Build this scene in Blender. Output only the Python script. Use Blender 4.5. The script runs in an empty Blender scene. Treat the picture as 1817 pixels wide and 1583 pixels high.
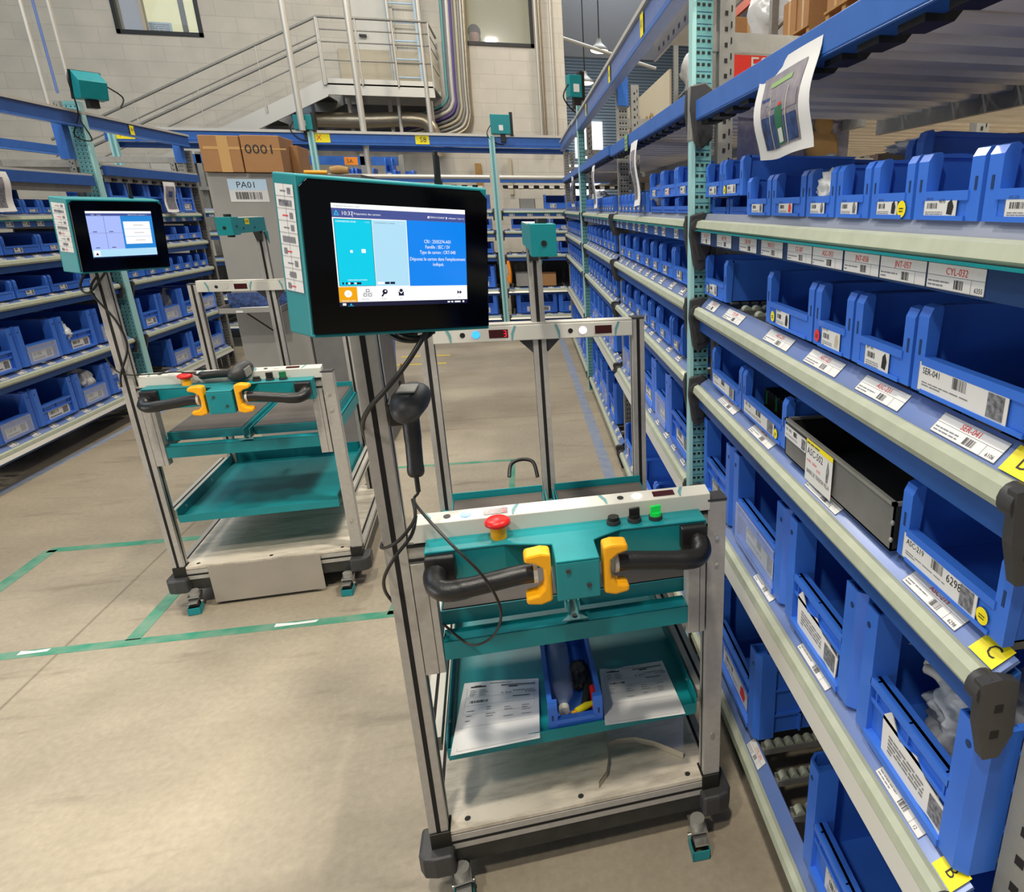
import bpy, math, random
from mathutils import Vector, Matrix
random.seed(7)
C = bpy.context.scene.collection
PI = math.pi
# ------------------------------------------------------------------ camera
PITCH, YAW = math.radians(19.2386), math.radians(12.2883)
FPX, PPX, PPY, EYE = 1192.0, 1200.0, 786.0, 1.65
fw = Vector((math.sin(YAW)*math.cos(PITCH), math.cos(YAW)*math.cos(PITCH), -math.sin(PITCH)))
rt = Vector((math.cos(YAW), -math.sin(YAW), 0)); upv = rt.cross(fw)
cam = bpy.data.cameras.new('camera'); camo = bpy.data.objects.new('camera', cam); C.objects.link(camo)
camo.matrix_world = Matrix(((rt.x, upv.x, -fw.x, 0), (rt.y, upv.y, -fw.y, 0), (rt.z, upv.z, -fw.z, EYE), (0, 0, 0, 1)))
cam.sensor_width = 36; cam.lens = FPX/1817*36
cam.shift_x = (908.5-PPX)/1817; cam.shift_y = (PPY-791.5)/1817
cam.clip_start = 0.05; cam.clip_end = 200
bpy.context.scene.camera = camo
def ray(px, py): return rt*((px-PPX)/FPX) - upv*((py-PPY)/FPX) + fw
def onX(px, py, x): d = ray(px, py); t = x/d.x; return Vector((0, 0, EYE)) + d*t
def onY(px, py, y): d = ray(px, py); t = y/d.y; return Vector((0, 0, EYE)) + d*t
def onZ(px, py, z): d = ray(px, py); t = (z-EYE)/d.z; return Vector((0, 0, EYE)) + d*t
# ------------------------------------------------------------------ view, world, lights
sc = bpy.context.scene
vs = sc.view_settings; vs.view_transform = 'Standard'; vs.look = 'None'; vs.gamma = 1.0; vs.exposure = -0.42
sc.display_settings.display_device = 'sRGB'
try: vs.use_curve_mapping = False
except Exception: pass
w = bpy.data.worlds.new('world'); sc.world = w; w.use_nodes = True
w.node_tree.nodes['Background'].inputs[0].default_value = (0.80, 0.86, 1.0, 1)
w.node_tree.nodes['Background'].inputs[1].default_value = .42
def lamp(name, loc, size, power, col=(1, .94, .84), aim=(0, 0, -1), sy=None, spread=PI):
    l = bpy.data.lights.new(name, 'AREA'); l.shape = 'RECTANGLE'; l.size = size; l.size_y = sy or size
    l.energy = power; l.color = col; l.spread = spread
    o = bpy.data.objects.new(name, l); C.objects.link(o); o.location = loc
    o.rotation_euler = Vector(aim).to_track_quat('-Z', 'Y').to_euler(); return o
lamp('hall_and_fill_lamp', (-.55, -.5, 6.6), 0.32, 300, (1, .93, .82), (.05, .2, -1))
lamp('hall_and_fill_lamp', (-2.6, -2.2, 6.6), 0.45, 220, (1, .93, .82), (-.1, .45, -1))
lamp('hall_and_fill_lamp', (-2.3, 4.0, 6.6), 0.6, 200)
lamp('dock_daylight', (-6.5, -.6, .9), 3.0, 170, (.95, .97, 1), (1, .12, .10), 1.6)
lamp('hall_and_fill_lamp', (-0.9, 8.2, 6.6), 0.8, 270)
lamp('hall_and_fill_lamp', (-4.8, 8.0, 6.6), 0.8, 90)
lamp('hall_and_fill_lamp', (2.7, 1.2, 6.6), 0.8, 450, spread=math.radians(95))  # added lamp; its floor bounce brightens the deck slats of the right rack
lamp('hall_and_fill_lamp', (3.0, 10.5, 6.8), 0.8, 280)
lamp('roof_daylight', (-5.5, 4.5, 7.2), 3.0, 400, (.72, .84, 1), (.5, .5, -1), 5.0)
lamp('roof_daylight', (2.5, 18.0, 7.4), 3.0, 500, (.86, .93, 1), (0, 0, -1), 5.0)
# ------------------------------------------------------------------ materials
def lin(h):
    h = h.lstrip('#'); r = []
    for i in (0, 2, 4):
        c = int(h[i:i+2], 16)/255; r.append(c/12.92 if c <= .04045 else ((c+.055)/1.055)**2.4)
    return tuple(r)+(1,)
def mat(name, col, rough=.5, metal=0, noise=0, nscale=30, col2=None, bump=0, emit=0, alpha=None, trans=0, coat=0):
    m = bpy.data.materials.new(name); m.use_nodes = True; nt = m.node_tree; b = nt.nodes['Principled BSDF']
    c = lin(col) if isinstance(col, str) else col
    b.inputs['Base Color'].default_value = c; b.inputs['Roughness'].default_value = rough; b.inputs['Metallic'].default_value = metal
    if coat: b.inputs['Coat Weight'].default_value = coat
    if trans: b.inputs['Transmission Weight'].default_value = trans; b.inputs['IOR'].default_value = 1.3
    if alpha is not None: b.inputs['Alpha'].default_value = alpha
    if emit: b.inputs['Emission Color'].default_value = c; b.inputs['Emission Strength'].default_value = emit
    if noise or bump:
        tc = nt.nodes.new('ShaderNodeTexCoord'); n = nt.nodes.new('ShaderNodeTexNoise'); n.inputs['Scale'].default_value = nscale
        n.inputs['Detail'].default_value = 5; nt.links.new(tc.outputs['Object'], n.inputs['Vector'])
        if noise:
            r = nt.nodes.new('ShaderNodeValToRGB'); r.color_ramp.elements[0].position = .5-noise/2; r.color_ramp.elements[1].position = .5+noise/2
            r.color_ramp.elements[0].color = lin(col2) if col2 else tuple(x*.8 for x in c[:3])+(1,); r.color_ramp.elements[1].color = c
            nt.links.new(n.outputs['Fac'], r.inputs[0]); nt.links.new(r.outputs[0], b.inputs['Base Color'])
        if bump:
            bp = nt.nodes.new('ShaderNodeBump'); bp.inputs['Strength'].default_value = bump; bp.inputs['Distance'].default_value = .004
            nt.links.new(n.outputs['Fac'], bp.inputs['Height']); nt.links.new(bp.outputs[0], b.inputs['Normal'])
    return m
M = {}
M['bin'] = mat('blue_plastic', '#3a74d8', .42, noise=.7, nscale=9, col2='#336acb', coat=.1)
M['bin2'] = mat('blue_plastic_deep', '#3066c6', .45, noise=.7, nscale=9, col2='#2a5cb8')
M['beam'] = mat('blue_paint', '#3169b8', .4, noise=.6, nscale=14, col2='#2a5eaa')
M['beamd'] = mat('navy_paint', '#1e4f96', .45, noise=.5, nscale=14)
M['beaml'] = mat('pale_blue_paint', '#6276a8', .45, noise=.8, nscale=10, col2='#53699c')
M['navy'] = mat('dark_navy', '#123462', .5)
M['teal'] = mat('teal_paint', '#078488', .42, noise=.6, nscale=20, col2='#067a80')
M['tealp'] = mat('pale_teal_paint', '#679f9f', .45, noise=.7, nscale=18, col2='#5a9090')
M['teall'] = mat('light_teal_paint', '#9cc9c6', .4)
M['alu'] = mat('anodised_aluminium', '#b4afa7', .42, .25, noise=.5, nscale=60, col2='#a6a199')
M['alul'] = mat('light_aluminium', '#c3bfb4', .42, .35)
M['steel'] = mat('galvanised_steel', '#9a9890', .5, .3, noise=.7, nscale=25, col2='#85837c')
M['steeld'] = mat('dark_steel', '#4d4c4a', .5, .6, noise=.7, nscale=18, col2='#34332f')
M['chrome'] = mat('bright_steel', '#c8c6c0', .22, .9)
M['white'] = mat('white_enamel', '#c9c6ba', .4)
M['cream'] = mat('cream_bumper', '#b4b8a2', .5, noise=.8, nscale=22, col2='#9aa08a')
M['deck'] = mat('dusty_shelf_metal', '#878c9a', .5, .1, noise=.6, nscale=9, col2='#767e94')
M['chan'] = mat('label_channel', '#7581a0', .28, .1, noise=.7, nscale=5, col2='#4c6db0')
M['black'] = mat('black_plastic', '#15140f', .45)
M['slot'] = mat('slot_shade', '#0c0a08', .8)  # flat near-black standing in for the shade inside slots and holes
M['char'] = mat('charcoal_plastic', '#383737', .5, noise=.4, nscale=40)
M['grip'] = mat('black_rubber_grip', '#1b1a19', .38, bump=.15, nscale=300)
M['glass'] = mat('black_glass', '#020204', .1); M['glass'].node_tree.nodes['Principled BSDF'].inputs['Specular IOR Level'].default_value = .22
M['mat'] = mat('rubber_mat', '#524b44', .75, noise=.9, nscale=25, col2='#48423c', bump=.3)
M['yel'] = mat('yellow_plastic', '#f2a800', .4)
M['ylab'] = mat('yellow_label', '#f0dc10', .5)
M['olab'] = mat('orange_label', '#f08a10', .5)
M['red'] = mat('red_plastic', '#d81f1c', .35)
M['green'] = mat('green_lens', '#10b040', .3, emit=.6)
M['greend'] = mat('green_plastic', '#0a6a40', .4)
M['paper'] = mat('white_paper', '#dcdad6', .7)
M['card'] = mat('label_card', '#d6d4d0', .45)
M['ink'] = mat('black_ink', '#1c1c1e', .6)
M['inkg'] = mat('grey_ink', '#77777a', .6)
M['redink'] = mat('red_ink', '#d8302c', .6)
M['grn'] = mat('green_dot', '#86a868', .6)
M['ltb'] = mat('pale_blue_print', '#b9d3e6', .6)
M['pict'] = mat('photo_print', '#4a4a4e', .5, noise=.3, nscale=120, col2='#8c8c90')
M['pictb'] = mat('dark_blue_print', '#1c2b4c', .5, noise=.3, nscale=60, col2='#34508a')
M['pictl'] = mat('lilac_print', '#77707e', .5, noise=.4, nscale=50, col2='#928b8c')
M['tapeg'] = mat('green_floor_tape', '#2f8468', .6, noise=.25, nscale=10, col2='#6a8f78')
M['tapeb'] = mat('blue_floor_tape', '#76839c', .6, noise=.3, nscale=14, col2='#8c9098')
M['tapey'] = mat('yellow_floor_tape', '#c9b040', .6)
M['cardb'] = mat('corrugated_cardboard', '#a77a4c', .75, noise=.7, nscale=7, col2='#9a6e42')
M['tape'] = mat('clear_packing_tape', '#c39a62', .2)
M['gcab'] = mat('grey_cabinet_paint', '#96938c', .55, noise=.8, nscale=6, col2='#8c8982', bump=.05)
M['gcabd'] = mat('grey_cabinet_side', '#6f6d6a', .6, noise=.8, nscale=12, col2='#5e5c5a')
M['orange'] = mat('orange_paint', '#d2581c', .45)
M['wood'] = mat('pallet_wood', '#b08a52', .8, noise=.6, nscale=12, col2='#94703e')
M['film'] = mat('stretch_film', '#c8c8c6', .25, bump=1.0, nscale=14)
M['bag'] = mat('clear_bag', '#d6d9dc', .2, bump=.8, nscale=60, alpha=.55)
M['bagw'] = mat('white_bag', '#c9cac9', .3, bump=.7, nscale=50)
M['clear'] = mat('clear_plastic', '#dfe4ea', .08, alpha=.22)
M['acry'] = mat('clear_acrylic', '#8f98b8', .06, alpha=.2)
M['pcream'] = mat('cream_edge', '#b8ad94', .5)
M['redsign'] = mat('red_sign', '#d2301e', .5)
M['duct'] = mat('spiral_duct', '#a59a84', .35, .7, bump=.6, nscale=25)
M['purple'] = mat('purple_cable', '#5c4a86', .5)
M['skin'] = mat('skin', '#b08468', .6)
M['hair'] = mat('dark_hair', '#2a1c16', .8)
M['shirt'] = mat('light_shirt', '#c9c4bc', .8)

M['pane'] = mat('window_glass', '#e8eef0', .03, alpha=.12)
M['rib'] = mat('bottle_plastic', '#b4c4e6', .05, alpha=.3)
def emi(name, col, s):
    m = bpy.data.materials.new(name); m.use_nodes = True; b = m.node_tree.nodes['Principled BSDF']
    b.inputs['Base Color'].default_value = (0, 0, 0, 1); b.inputs['Roughness'].default_value = .15
    b.inputs['Emission Color'].default_value = lin(col); b.inputs['Emission Strength'].default_value = s; return m
E_ = lambda k, c, s=1.0: M.setdefault(k, emi('screen_'+k, c, s*1.34))
for k, c in dict(cyan='#00d0ec', pale='#b4e2f8', sblue='#0c86f2', bar='#4a5696', swhite='#ffffff', dkbar='#141838', org='#f5a800', lilac='#aebfff', mid='#2a88d8', ltri='#20c0f0').items(): E_(k, c, 1.0)
M['ledb'] = emi('blue_lamp', '#3aa4ff', 2.4); M['ledw'] = emi('white_lamp', '#ffe8ff', 4); M['ledr'] = emi('red_digit', '#ff2030', 3)
M['khaki'] = emi('khaki_lit_blind', '#857c52', 1.25); M['dred'] = mat('dark_red_display', '#3a0608', .2)
M['lit'] = emi('lit_room', '#e8e6b4', 1.15); M['day'] = emi('daylight_opening', '#ffffff', 2.2); M['lampglow'] = emi('pendant_glow', '#fff4dc', 4)

def floor_mat():
    m = bpy.data.materials.new('concrete_floor'); m.use_nodes = True; nt = m.node_tree; b = nt.nodes['Principled BSDF']; L = nt.links.new
    tc = nt.nodes.new('ShaderNodeTexCoord')
    def N(s, d, st=(1, 1, 1)):
        mp = nt.nodes.new('ShaderNodeMapping'); mp.inputs['Scale'].default_value = st; L(tc.outputs['Object'], mp.inputs[0])
        n = nt.nodes.new('ShaderNodeTexNoise'); n.inputs['Scale'].default_value = s; n.inputs['Detail'].default_value = d; n.inputs['Roughness'].default_value = .62; L(mp.outputs[0], n.inputs[0]); return n
    n1 = N(.9, 6, (1, 1.6, 1)); r1 = nt.nodes.new('ShaderNodeValToRGB'); r1.color_ramp.elements[0].position = .32; r1.color_ramp.elements[1].position = .68
    r1.color_ramp.elements[0].color = lin('#8e8370'); r1.color_ramp.elements[1].color = lin('#aa9e88'); L(n1.outputs['Fac'], r1.inputs[0])
    n2 = N(45, 8); r2 = nt.nodes.new('ShaderNodeValToRGB'); r2.color_ramp.elements[0].position = .3; r2.color_ramp.elements[1].position = .7
    r2.color_ramp.elements[0].color = (.72, .72, .72, 1); r2.color_ramp.elements[1].color = (1.08, 1.08, 1.08, 1); L(n2.outputs['Fac'], r2.inputs[0])
    mx = nt.nodes.new('ShaderNodeMixRGB'); mx.blend_type = 'MULTIPLY'; mx.inputs[0].default_value = .55; L(r1.outputs[0], mx.inputs[1]); L(r2.outputs[0], mx.inputs[2])
    n3 = N(2.6, 9, (.5, 2.2, 1)); r3 = nt.nodes.new('ShaderNodeValToRGB'); r3.color_ramp.elements[0].position = .28; r3.color_ramp.elements[1].position = .42
    r3.color_ramp.elements[0].color = lin('#7d7262'); r3.color_ramp.elements[1].color = (1, 1, 1, 1); L(n3.outputs['Fac'], r3.inputs[0])
    mx2 = nt.nodes.new('ShaderNodeMixRGB'); mx2.blend_type = 'MULTIPLY'; mx2.inputs[0].default_value = .5; L(mx.outputs[0], mx2.inputs[1]); L(r3.outputs[0], mx2.inputs[2])
    mp = nt.nodes.new('ShaderNodeMapping'); mp.inputs['Location'].default_value = (1.9, -.56, 0); L(tc.outputs['Object'], mp.inputs[0])
    br = nt.nodes.new('ShaderNodeTexBrick'); br.offset = 0; br.inputs['Scale'].default_value = 1; br.inputs['Brick Width'].default_value = 5; br.inputs['Row Height'].default_value = 5
    br.inputs['Mortar Size'].default_value = .006; br.inputs['Color1'].default_value = br.inputs['Color2'].default_value = (1, 1, 1, 1); br.inputs['Mortar'].default_value = (.66, .64, .61, 1); L(mp.outputs[0], br.inputs[0])
    mx3 = nt.nodes.new('ShaderNodeMixRGB'); mx3.blend_type = 'MULTIPLY'; mx3.inputs[0].default_value = 1; L(mx2.outputs[0], mx3.inputs[1]); L(br.outputs[0], mx3.inputs[2])
    L(mx3.outputs[0], b.inputs['Base Color']); b.inputs['Roughness'].default_value = .5
    bp = nt.nodes.new('ShaderNodeBump'); bp.inputs['Strength'].default_value = .12; bp.inputs['Distance'].default_value = .003; L(n2.outputs['Fac'], bp.inputs['Height']); L(bp.outputs[0], b.inputs['Normal'])
    return m
def block_mat(name, c1, c2, mortar, plane='xz'):
    m = bpy.data.materials.new(name); m.use_nodes = True; nt = m.node_tree; b = nt.nodes['Principled BSDF']; L = nt.links.new
    tc = nt.nodes.new('ShaderNodeTexCoord'); mp = nt.nodes.new('ShaderNodeMapping'); L(tc.outputs['Object'], mp.inputs[0])
    mp.inputs['Rotation'].default_value = (-PI/2, 0, 0)
    br = nt.nodes.new('ShaderNodeTexBrick'); br.inputs['Scale'].default_value = 1; br.inputs['Brick Width'].default_value = .5; br.inputs['Row Height'].default_value = .2; br.inputs['Mortar Size'].default_value = .006; br.inputs['Mortar Smooth'].default_value = .6
    br.inputs['Color1'].default_value = lin(c1); br.inputs['Color2'].default_value = lin(c2); br.inputs['Mortar'].default_value = lin(mortar); L(mp.outputs[0], br.inputs[0])
    n = nt.nodes.new('ShaderNodeTexNoise'); n.inputs['Scale'].default_value = 3; n.inputs['Detail'].default_value = 6; L(tc.outputs['Object'], n.inputs[0])
    r = nt.nodes.new('ShaderNodeValToRGB'); r.color_ramp.elements[0].color = (.86, .86, .87, 1); r.color_ramp.elements[0].position = .3; r.color_ramp.elements[1].position = .7; L(n.outputs['Fac'], r.inputs[0])
    mx = nt.nodes.new('ShaderNodeMixRGB'); mx.blend_type = 'MULTIPLY'; mx.inputs[0].default_value = 1; L(br.outputs[0], mx.inputs[1]); L(r.outputs[0], mx.inputs[2])
    L(mx.outputs[0], b.inputs['Base Color']); b.inputs['Roughness'].default_value = .7
    bp = nt.nodes.new('ShaderNodeBump'); bp.inputs['Strength'].default_value = .25; bp.inputs['Distance'].default_value = .006; bp.invert = True; L(br.outputs['Fac'], bp.inputs['Height']); L(bp.outputs[0], b.inputs['Normal'])
    return m
def wave_mat(name, c1, c2, scale, axis='X', rough=.5, metal=.3):
    m = bpy.data.materials.new(name); m.use_nodes = True; nt = m.node_tree; b = nt.nodes['Principled BSDF']; L = nt.links.new
    tc = nt.nodes.new('ShaderNodeTexCoord'); wv = nt.nodes.new('ShaderNodeTexWave'); wv.bands_direction = axis; wv.inputs['Scale'].default_value = scale; L(tc.outputs['Object'], wv.inputs[0])
    r = nt.nodes.new('ShaderNodeValToRGB'); r.color_ramp.elements[0].color = lin(c1); r.color_ramp.elements[1].color = lin(c2); L(wv.outputs['Fac'], r.inputs[0]); L(r.outputs[0], b.inputs['Base Color'])
    b.inputs['Roughness'].default_value = rough; b.inputs['Metallic'].default_value = metal
    bp = nt.nodes.new('ShaderNodeBump'); bp.inputs['Strength'].default_value = .6; bp.inputs['Distance'].default_value = .02; L(wv.outputs['Fac'], bp.inputs['Height']); L(bp.outputs[0], b.inputs['Normal'])
    return m
def deck_mat():
    m = bpy.data.materials.new('scuffed_deck_board'); m.use_nodes = True; nt = m.node_tree; b = nt.nodes['Principled BSDF']; L = nt.links.new
    tc = nt.nodes.new('ShaderNodeTexCoord'); mp = nt.nodes.new('ShaderNodeMapping'); mp.inputs['Rotation'].default_value = (0, 0, .7); mp.inputs['Scale'].default_value = (2, 9, 1); L(tc.outputs['Object'], mp.inputs[0])
    n = nt.nodes.new('ShaderNodeTexNoise'); n.inputs['Scale'].default_value = 2.2; n.inputs['Detail'].default_value = 8; n.inputs['Roughness'].default_value = .7; L(mp.outputs[0], n.inputs[0])
    r = nt.nodes.new('ShaderNodeValToRGB'); r.color_ramp.elements[0].position = .36; r.color_ramp.elements[1].position = .56
    r.color_ramp.elements[0].color = lin('#aca290'); r.color_ramp.elements[1].color = lin('#d6cbb8'); L(n.outputs['Fac'], r.inputs[0]); L(r.outputs[0], b.inputs['Base Color']); b.inputs['Roughness'].default_value = .42
    return m
M['floor'] = floor_mat(); M['block'] = block_mat('painted_blockwork', '#cec7b7', '#cac3b3', '#bfb8a9')
M['corr'] = wave_mat('corrugated_cladding', '#58646e', '#86949e', 3.5, 'Z'); M['roof'] = wave_mat('roof_sheeting', '#3f4246', '#6d7278', 2.2, 'X'); M['deckb'] = deck_mat()
M['slat'] = mat('galvanised_slat', '#efe6d4', .5, 0, noise=.6, nscale=14, col2='#ddd4c2'); M['sheet'] = mat('bare_sheet_steel', '#85827e', .45, .3, noise=.8, nscale=12, col2='#6c6966'); M['partd'] = mat('dark_partition', '#5a5a5c', .7); M['backing'] = mat('dark_brown_backing', '#3b342d', .8); M['plate'] = mat('dull_plate', '#a39a8c', .5, .1, noise=.6, nscale=6, col2='#928a7e')
# ------------------------------------------------------------------ mesh helpers
def rot2(a): return Matrix.Rotation(a, 4, 'Z')
TXT = {}
def textgeo(s):
    if s not in TXT:
        cu = bpy.data.curves.new('t', 'FONT'); cu.body = s; cu.resolution_u = 2; cu.size = 1
        o = bpy.data.objects.new('t', cu); me = bpy.data.meshes.new_from_object(o)
        TXT[s] = ([v.co.copy() for v in me.vertices], [tuple(p.vertices) for p in me.polygons])
        bpy.data.objects.remove(o); bpy.data.meshes.remove(me); bpy.data.curves.remove(cu)
    return TXT[s]
class MB:
    def __init__(s): s.v = []; s.f = []; s.m = []; s.s = []; s.mats = []; s.T = None
    def add(s, vs, fs, m, smooth=False):
        if m not in s.mats: s.mats.append(m)
        k = s.mats.index(m); n = len(s.v)
        for v in vs:
            v = Vector(v); s.v.append(s.T @ v if s.T else v)
        for f in fs: s.f.append([n+i for i in f]); s.m.append(k); s.s.append(smooth)
        return s
    def box(s, a, b, m):
        x0, y0, z0 = a; x1, y1, z1 = b
        x0, x1 = min(x0, x1), max(x0, x1); y0, y1 = min(y0, y1), max(y0, y1); z0, z1 = min(z0, z1), max(z0, z1)
        return s.add([(x0,y0,z0),(x1,y0,z0),(x1,y1,z0),(x0,y1,z0),(x0,y0,z1),(x1,y0,z1),(x1,y1,z1),(x0,y1,z1)],
              [(0,3,2,1),(4,5,6,7),(0,1,5,4),(1,2,6,5),(2,3,7,6),(3,0,4,7)], m)
    def prism(s, poly, ax, a, b, m, smooth=False):
        n = len(poly)
        ar = sum(poly[i][0]*poly[(i+1) % n][1]-poly[(i+1) % n][0]*poly[i][1] for i in range(n))
        if ar < 0: poly = poly[::-1]
        def P(p, t): return {'x': (t, p[0], p[1]), 'y': (p[0], t, p[1]), 'z': (p[0], p[1], t)}[ax]
        vs = [P(p, a) for p in poly]+[P(p, b) for p in poly]
        fl = (ax == 'y') != (b < a)
        side = [(i, (i+1) % n, n+(i+1) % n, n+i) for i in range(n)]
        fs = side+[tuple(range(n-1, -1, -1)), tuple(range(n, 2*n))]
        if fl: fs = [tuple(reversed(f)) for f in fs]
        return s.add(vs, fs, m, smooth)
    def cyl(s, p0, p1, r, m, n=14, r1=None, caps=True, smooth=True):
        p0, p1 = Vector(p0), Vector(p1); r1 = r if r1 is None else r1
        d = (p1-p0).normalized(); u = d.orthogonal().normalized(); v = d.cross(u)
        vs = []
        for p, rr in ((p0, r), (p1, r1)):
            for i in range(n): a = 2*PI*i/n; vs.append(p+u*math.cos(a)*rr+v*math.sin(a)*rr)
        s.add(vs, [(i, (i+1) % n, n+(i+1) % n, n+i) for i in range(n)], m, smooth)
        if caps: s.add(vs, [tuple(range(n-1, -1, -1)), tuple(range(n, 2*n))], m)
        return s
    def tube(s, pts, r, m, n=8, caps=True):
        pts = [Vector(p) for p in pts]; rs = r if isinstance(r, (list, tuple)) else [r]*len(pts)
        u = None; vs = []
        for i, p in enumerate(pts):
            d = (pts[min(i+1, len(pts)-1)]-pts[max(i-1, 0)]).normalized()
            if u is None: u = d.orthogonal().normalized()
            u = (u-d*u.dot(d)).normalized(); v = d.cross(u)
            for k in range(n): a = 2*PI*k/n; vs.append(p+u*math.cos(a)*rs[i]+v*math.sin(a)*rs[i])
        fs = [(i*n+k, i*n+(k+1) % n, (i+1)*n+(k+1) % n, (i+1)*n+k) for i in range(len(pts)-1) for k in range(n)]
        s.add(vs, fs, m, True)
        if caps: s.add(vs, [tuple(range(n-1, -1, -1)), tuple(range(len(vs)-n, len(vs)))], m)
        return s
    def ell(s, c, r, m, n=14, q=8):
        c = Vector(c); vs = []; fs = []
        for i in range(q+1):
            t = PI*i/q
            for k in range(n): a = 2*PI*k/n; vs.append((c.x+r[0]*math.sin(t)*math.cos(a), c.y+r[1]*math.sin(t)*math.sin(a), c.z+r[2]*math.cos(t)))
        for i in range(q):
            for k in range(n): fs.append((i*n+k, (i+1)*n+k, (i+1)*n+(k+1) % n, i*n+(k+1) % n))
        return s.add(vs, fs, m, True)
    def lathe(s, prof, c, m, n=18, ax='z'):
        vs = []; fs = []
        for (r, h) in prof:
            for k in range(n):
                a = 2*PI*k/n; p = (r*math.cos(a), r*math.sin(a), h)
                if ax == 'y': p = (p[0], -p[2], p[1])
                vs.append(Vector(c)+Vector(p))
        for i in range(len(prof)-1):
            for k in range(n): fs.append((i*n+k, i*n+(k+1) % n, (i+1)*n+(k+1) % n, (i+1)*n+k))
        return s.add(vs, fs, m, True)
    # flat drawing on a surface: frame = (origin, u, v), d = lift off it
    def rect(s, fr, x0, y0, x1, y1, m, d=0.0006):
        o, u, v = fr; n = u.cross(v); P = lambda x, y: o+u*x+v*y+n*d
        return s.add([P(x0, y0), P(x1, y0), P(x1, y1), P(x0, y1)], [(0, 1, 2, 3)], m)
    def poly(s, fr, pts, m, d=0.0006):
        o, u, v = fr; n = u.cross(v)
        return s.add([o+u*x+v*y+n*d for x, y in pts], [tuple(range(len(pts)))], m)
    def disc(s, fr, x, y, r, m, d=0.0006, n=16): return s.poly(fr, [(x+r*math.cos(2*PI*i/n), y+r*math.sin(2*PI*i/n)) for i in range(n)], m, d)
    def text(s, fr, x, y, h, t, m, d=0.0009, cen=False, w=None):
        vs, fs = textgeo(t); o, u, v = fr; n = u.cross(v); k = h/.72
        mx = max([p.x for p in vs] or [0]); kx = (w/mx) if w else k
        if cen: x -= mx*kx/2
        return s.add([o+u*(x+p.x*kx)+v*(y+p.y*k)+n*d for p in vs], fs, m)
    def bars(s, fr, x0, y0, x1, y1, m, nb=12, d=0.0008, seed=1):
        r = random.Random(seed); w = (x1-x0)/nb
        for i in range(nb): s.rect(fr, x0+i*w, y0, x0+i*w+w*r.choice((.3, .5, .7)), y1, m, d)
        return s
    def lines(s, fr, x0, y0, x1, y1, m, k=3, d=0.0008, seed=1):
        r = random.Random(seed); h = (y1-y0)/k
        for i in range(k):
            x = x0
            while x < x1:
                l = min((x1-x0)*r.uniform(.1, .3), x1-x); s.rect(fr, x, y0+i*h, x+l*.86, y0+i*h+h*.42, m, d); x += l
                if i == 0 and r.random() < .25: break
        return s
    def mesh(s, name):
        me = bpy.data.meshes.new(name); me.from_pydata([tuple(v) for v in s.v], [], s.f)
        for m in s.mats: me.materials.append(M[m] if isinstance(m, str) else m)
        for p, k, q in zip(me.polygons, s.m, s.s): p.material_index = k; p.use_smooth = q
        me.update(); return me
    def build(s, name, parent=None, loc=None, rz=0, label=None, bevel=0):
        return place(s.mesh(name), name, parent, loc, rz, label, bevel)
def place(me, name, parent=None, loc=None, rz=0, label=None, bevel=0):
    o = bpy.data.objects.new(name, me); C.objects.link(o)
    if parent: o.parent = parent
    if loc is not None: o.location = loc
    if rz: o.rotation_euler = (0, 0, rz)
    if label: o['label'] = label
    if bevel:
        b = o.modifiers.new('bevel', 'BEVEL'); b.width = bevel; b.segments = 2; b.limit_method = 'ANGLE'; b.angle_limit = math.radians(50)
    return o
def thing(name, label, cat, loc=(0, 0, 0), rz=0, group=None):
    o = bpy.data.objects.new(name, None); C.objects.link(o); o.empty_display_size = .1
    o.location = loc; o.rotation_euler = (0, 0, rz); o['label'] = label; o['category'] = cat
    if group: o['group'] = group
    return o
def tag(o, label, cat, group=None):
    o['label'] = label; o['category'] = cat
    if group: o['group'] = group
    return o
def struct(mb, name, label=None, loc=None):
    o = mb.build(name, None, loc); o['kind'] = 'structure'
    if label: o['label'] = label
    return o
V = Vector
def frame(o, u, v): return (V(o), V(u).normalized(), V(v).normalized())
FRONT = lambda x, y, z: frame((x, y, z), (1, 0, 0), (0, 0, 1))   # faces -Y
def smooth_path(pts, k=6):
    pts = [V(p) for p in pts]; out = []
    for i in range(len(pts)-1):
        p0, p1, p2, p3 = pts[max(i-1, 0)], pts[i], pts[i+1], pts[min(i+2, len(pts)-1)]
        for j in range(k):
            t = j/k; out.append(.5*((2*p1)+(p2-p0)*t+(2*p0-5*p1+4*p2-p3)*t*t+(3*p1-p0-3*p2+p3)*t**3))
    return out+[pts[-1]]
ORD = ['first', 'second', 'third', 'fourth', 'fifth', 'sixth', 'seventh', 'eighth', 'ninth', 'tenth', 'eleventh', 'twelfth', 'thirteenth', 'fourteenth', 'fifteenth', 'sixteenth', 'seventeenth', 'eighteenth', 'nineteenth', 'twentieth', 'twenty-first', 'twenty-second', 'twenty-third', 'twenty-fourth']
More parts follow.
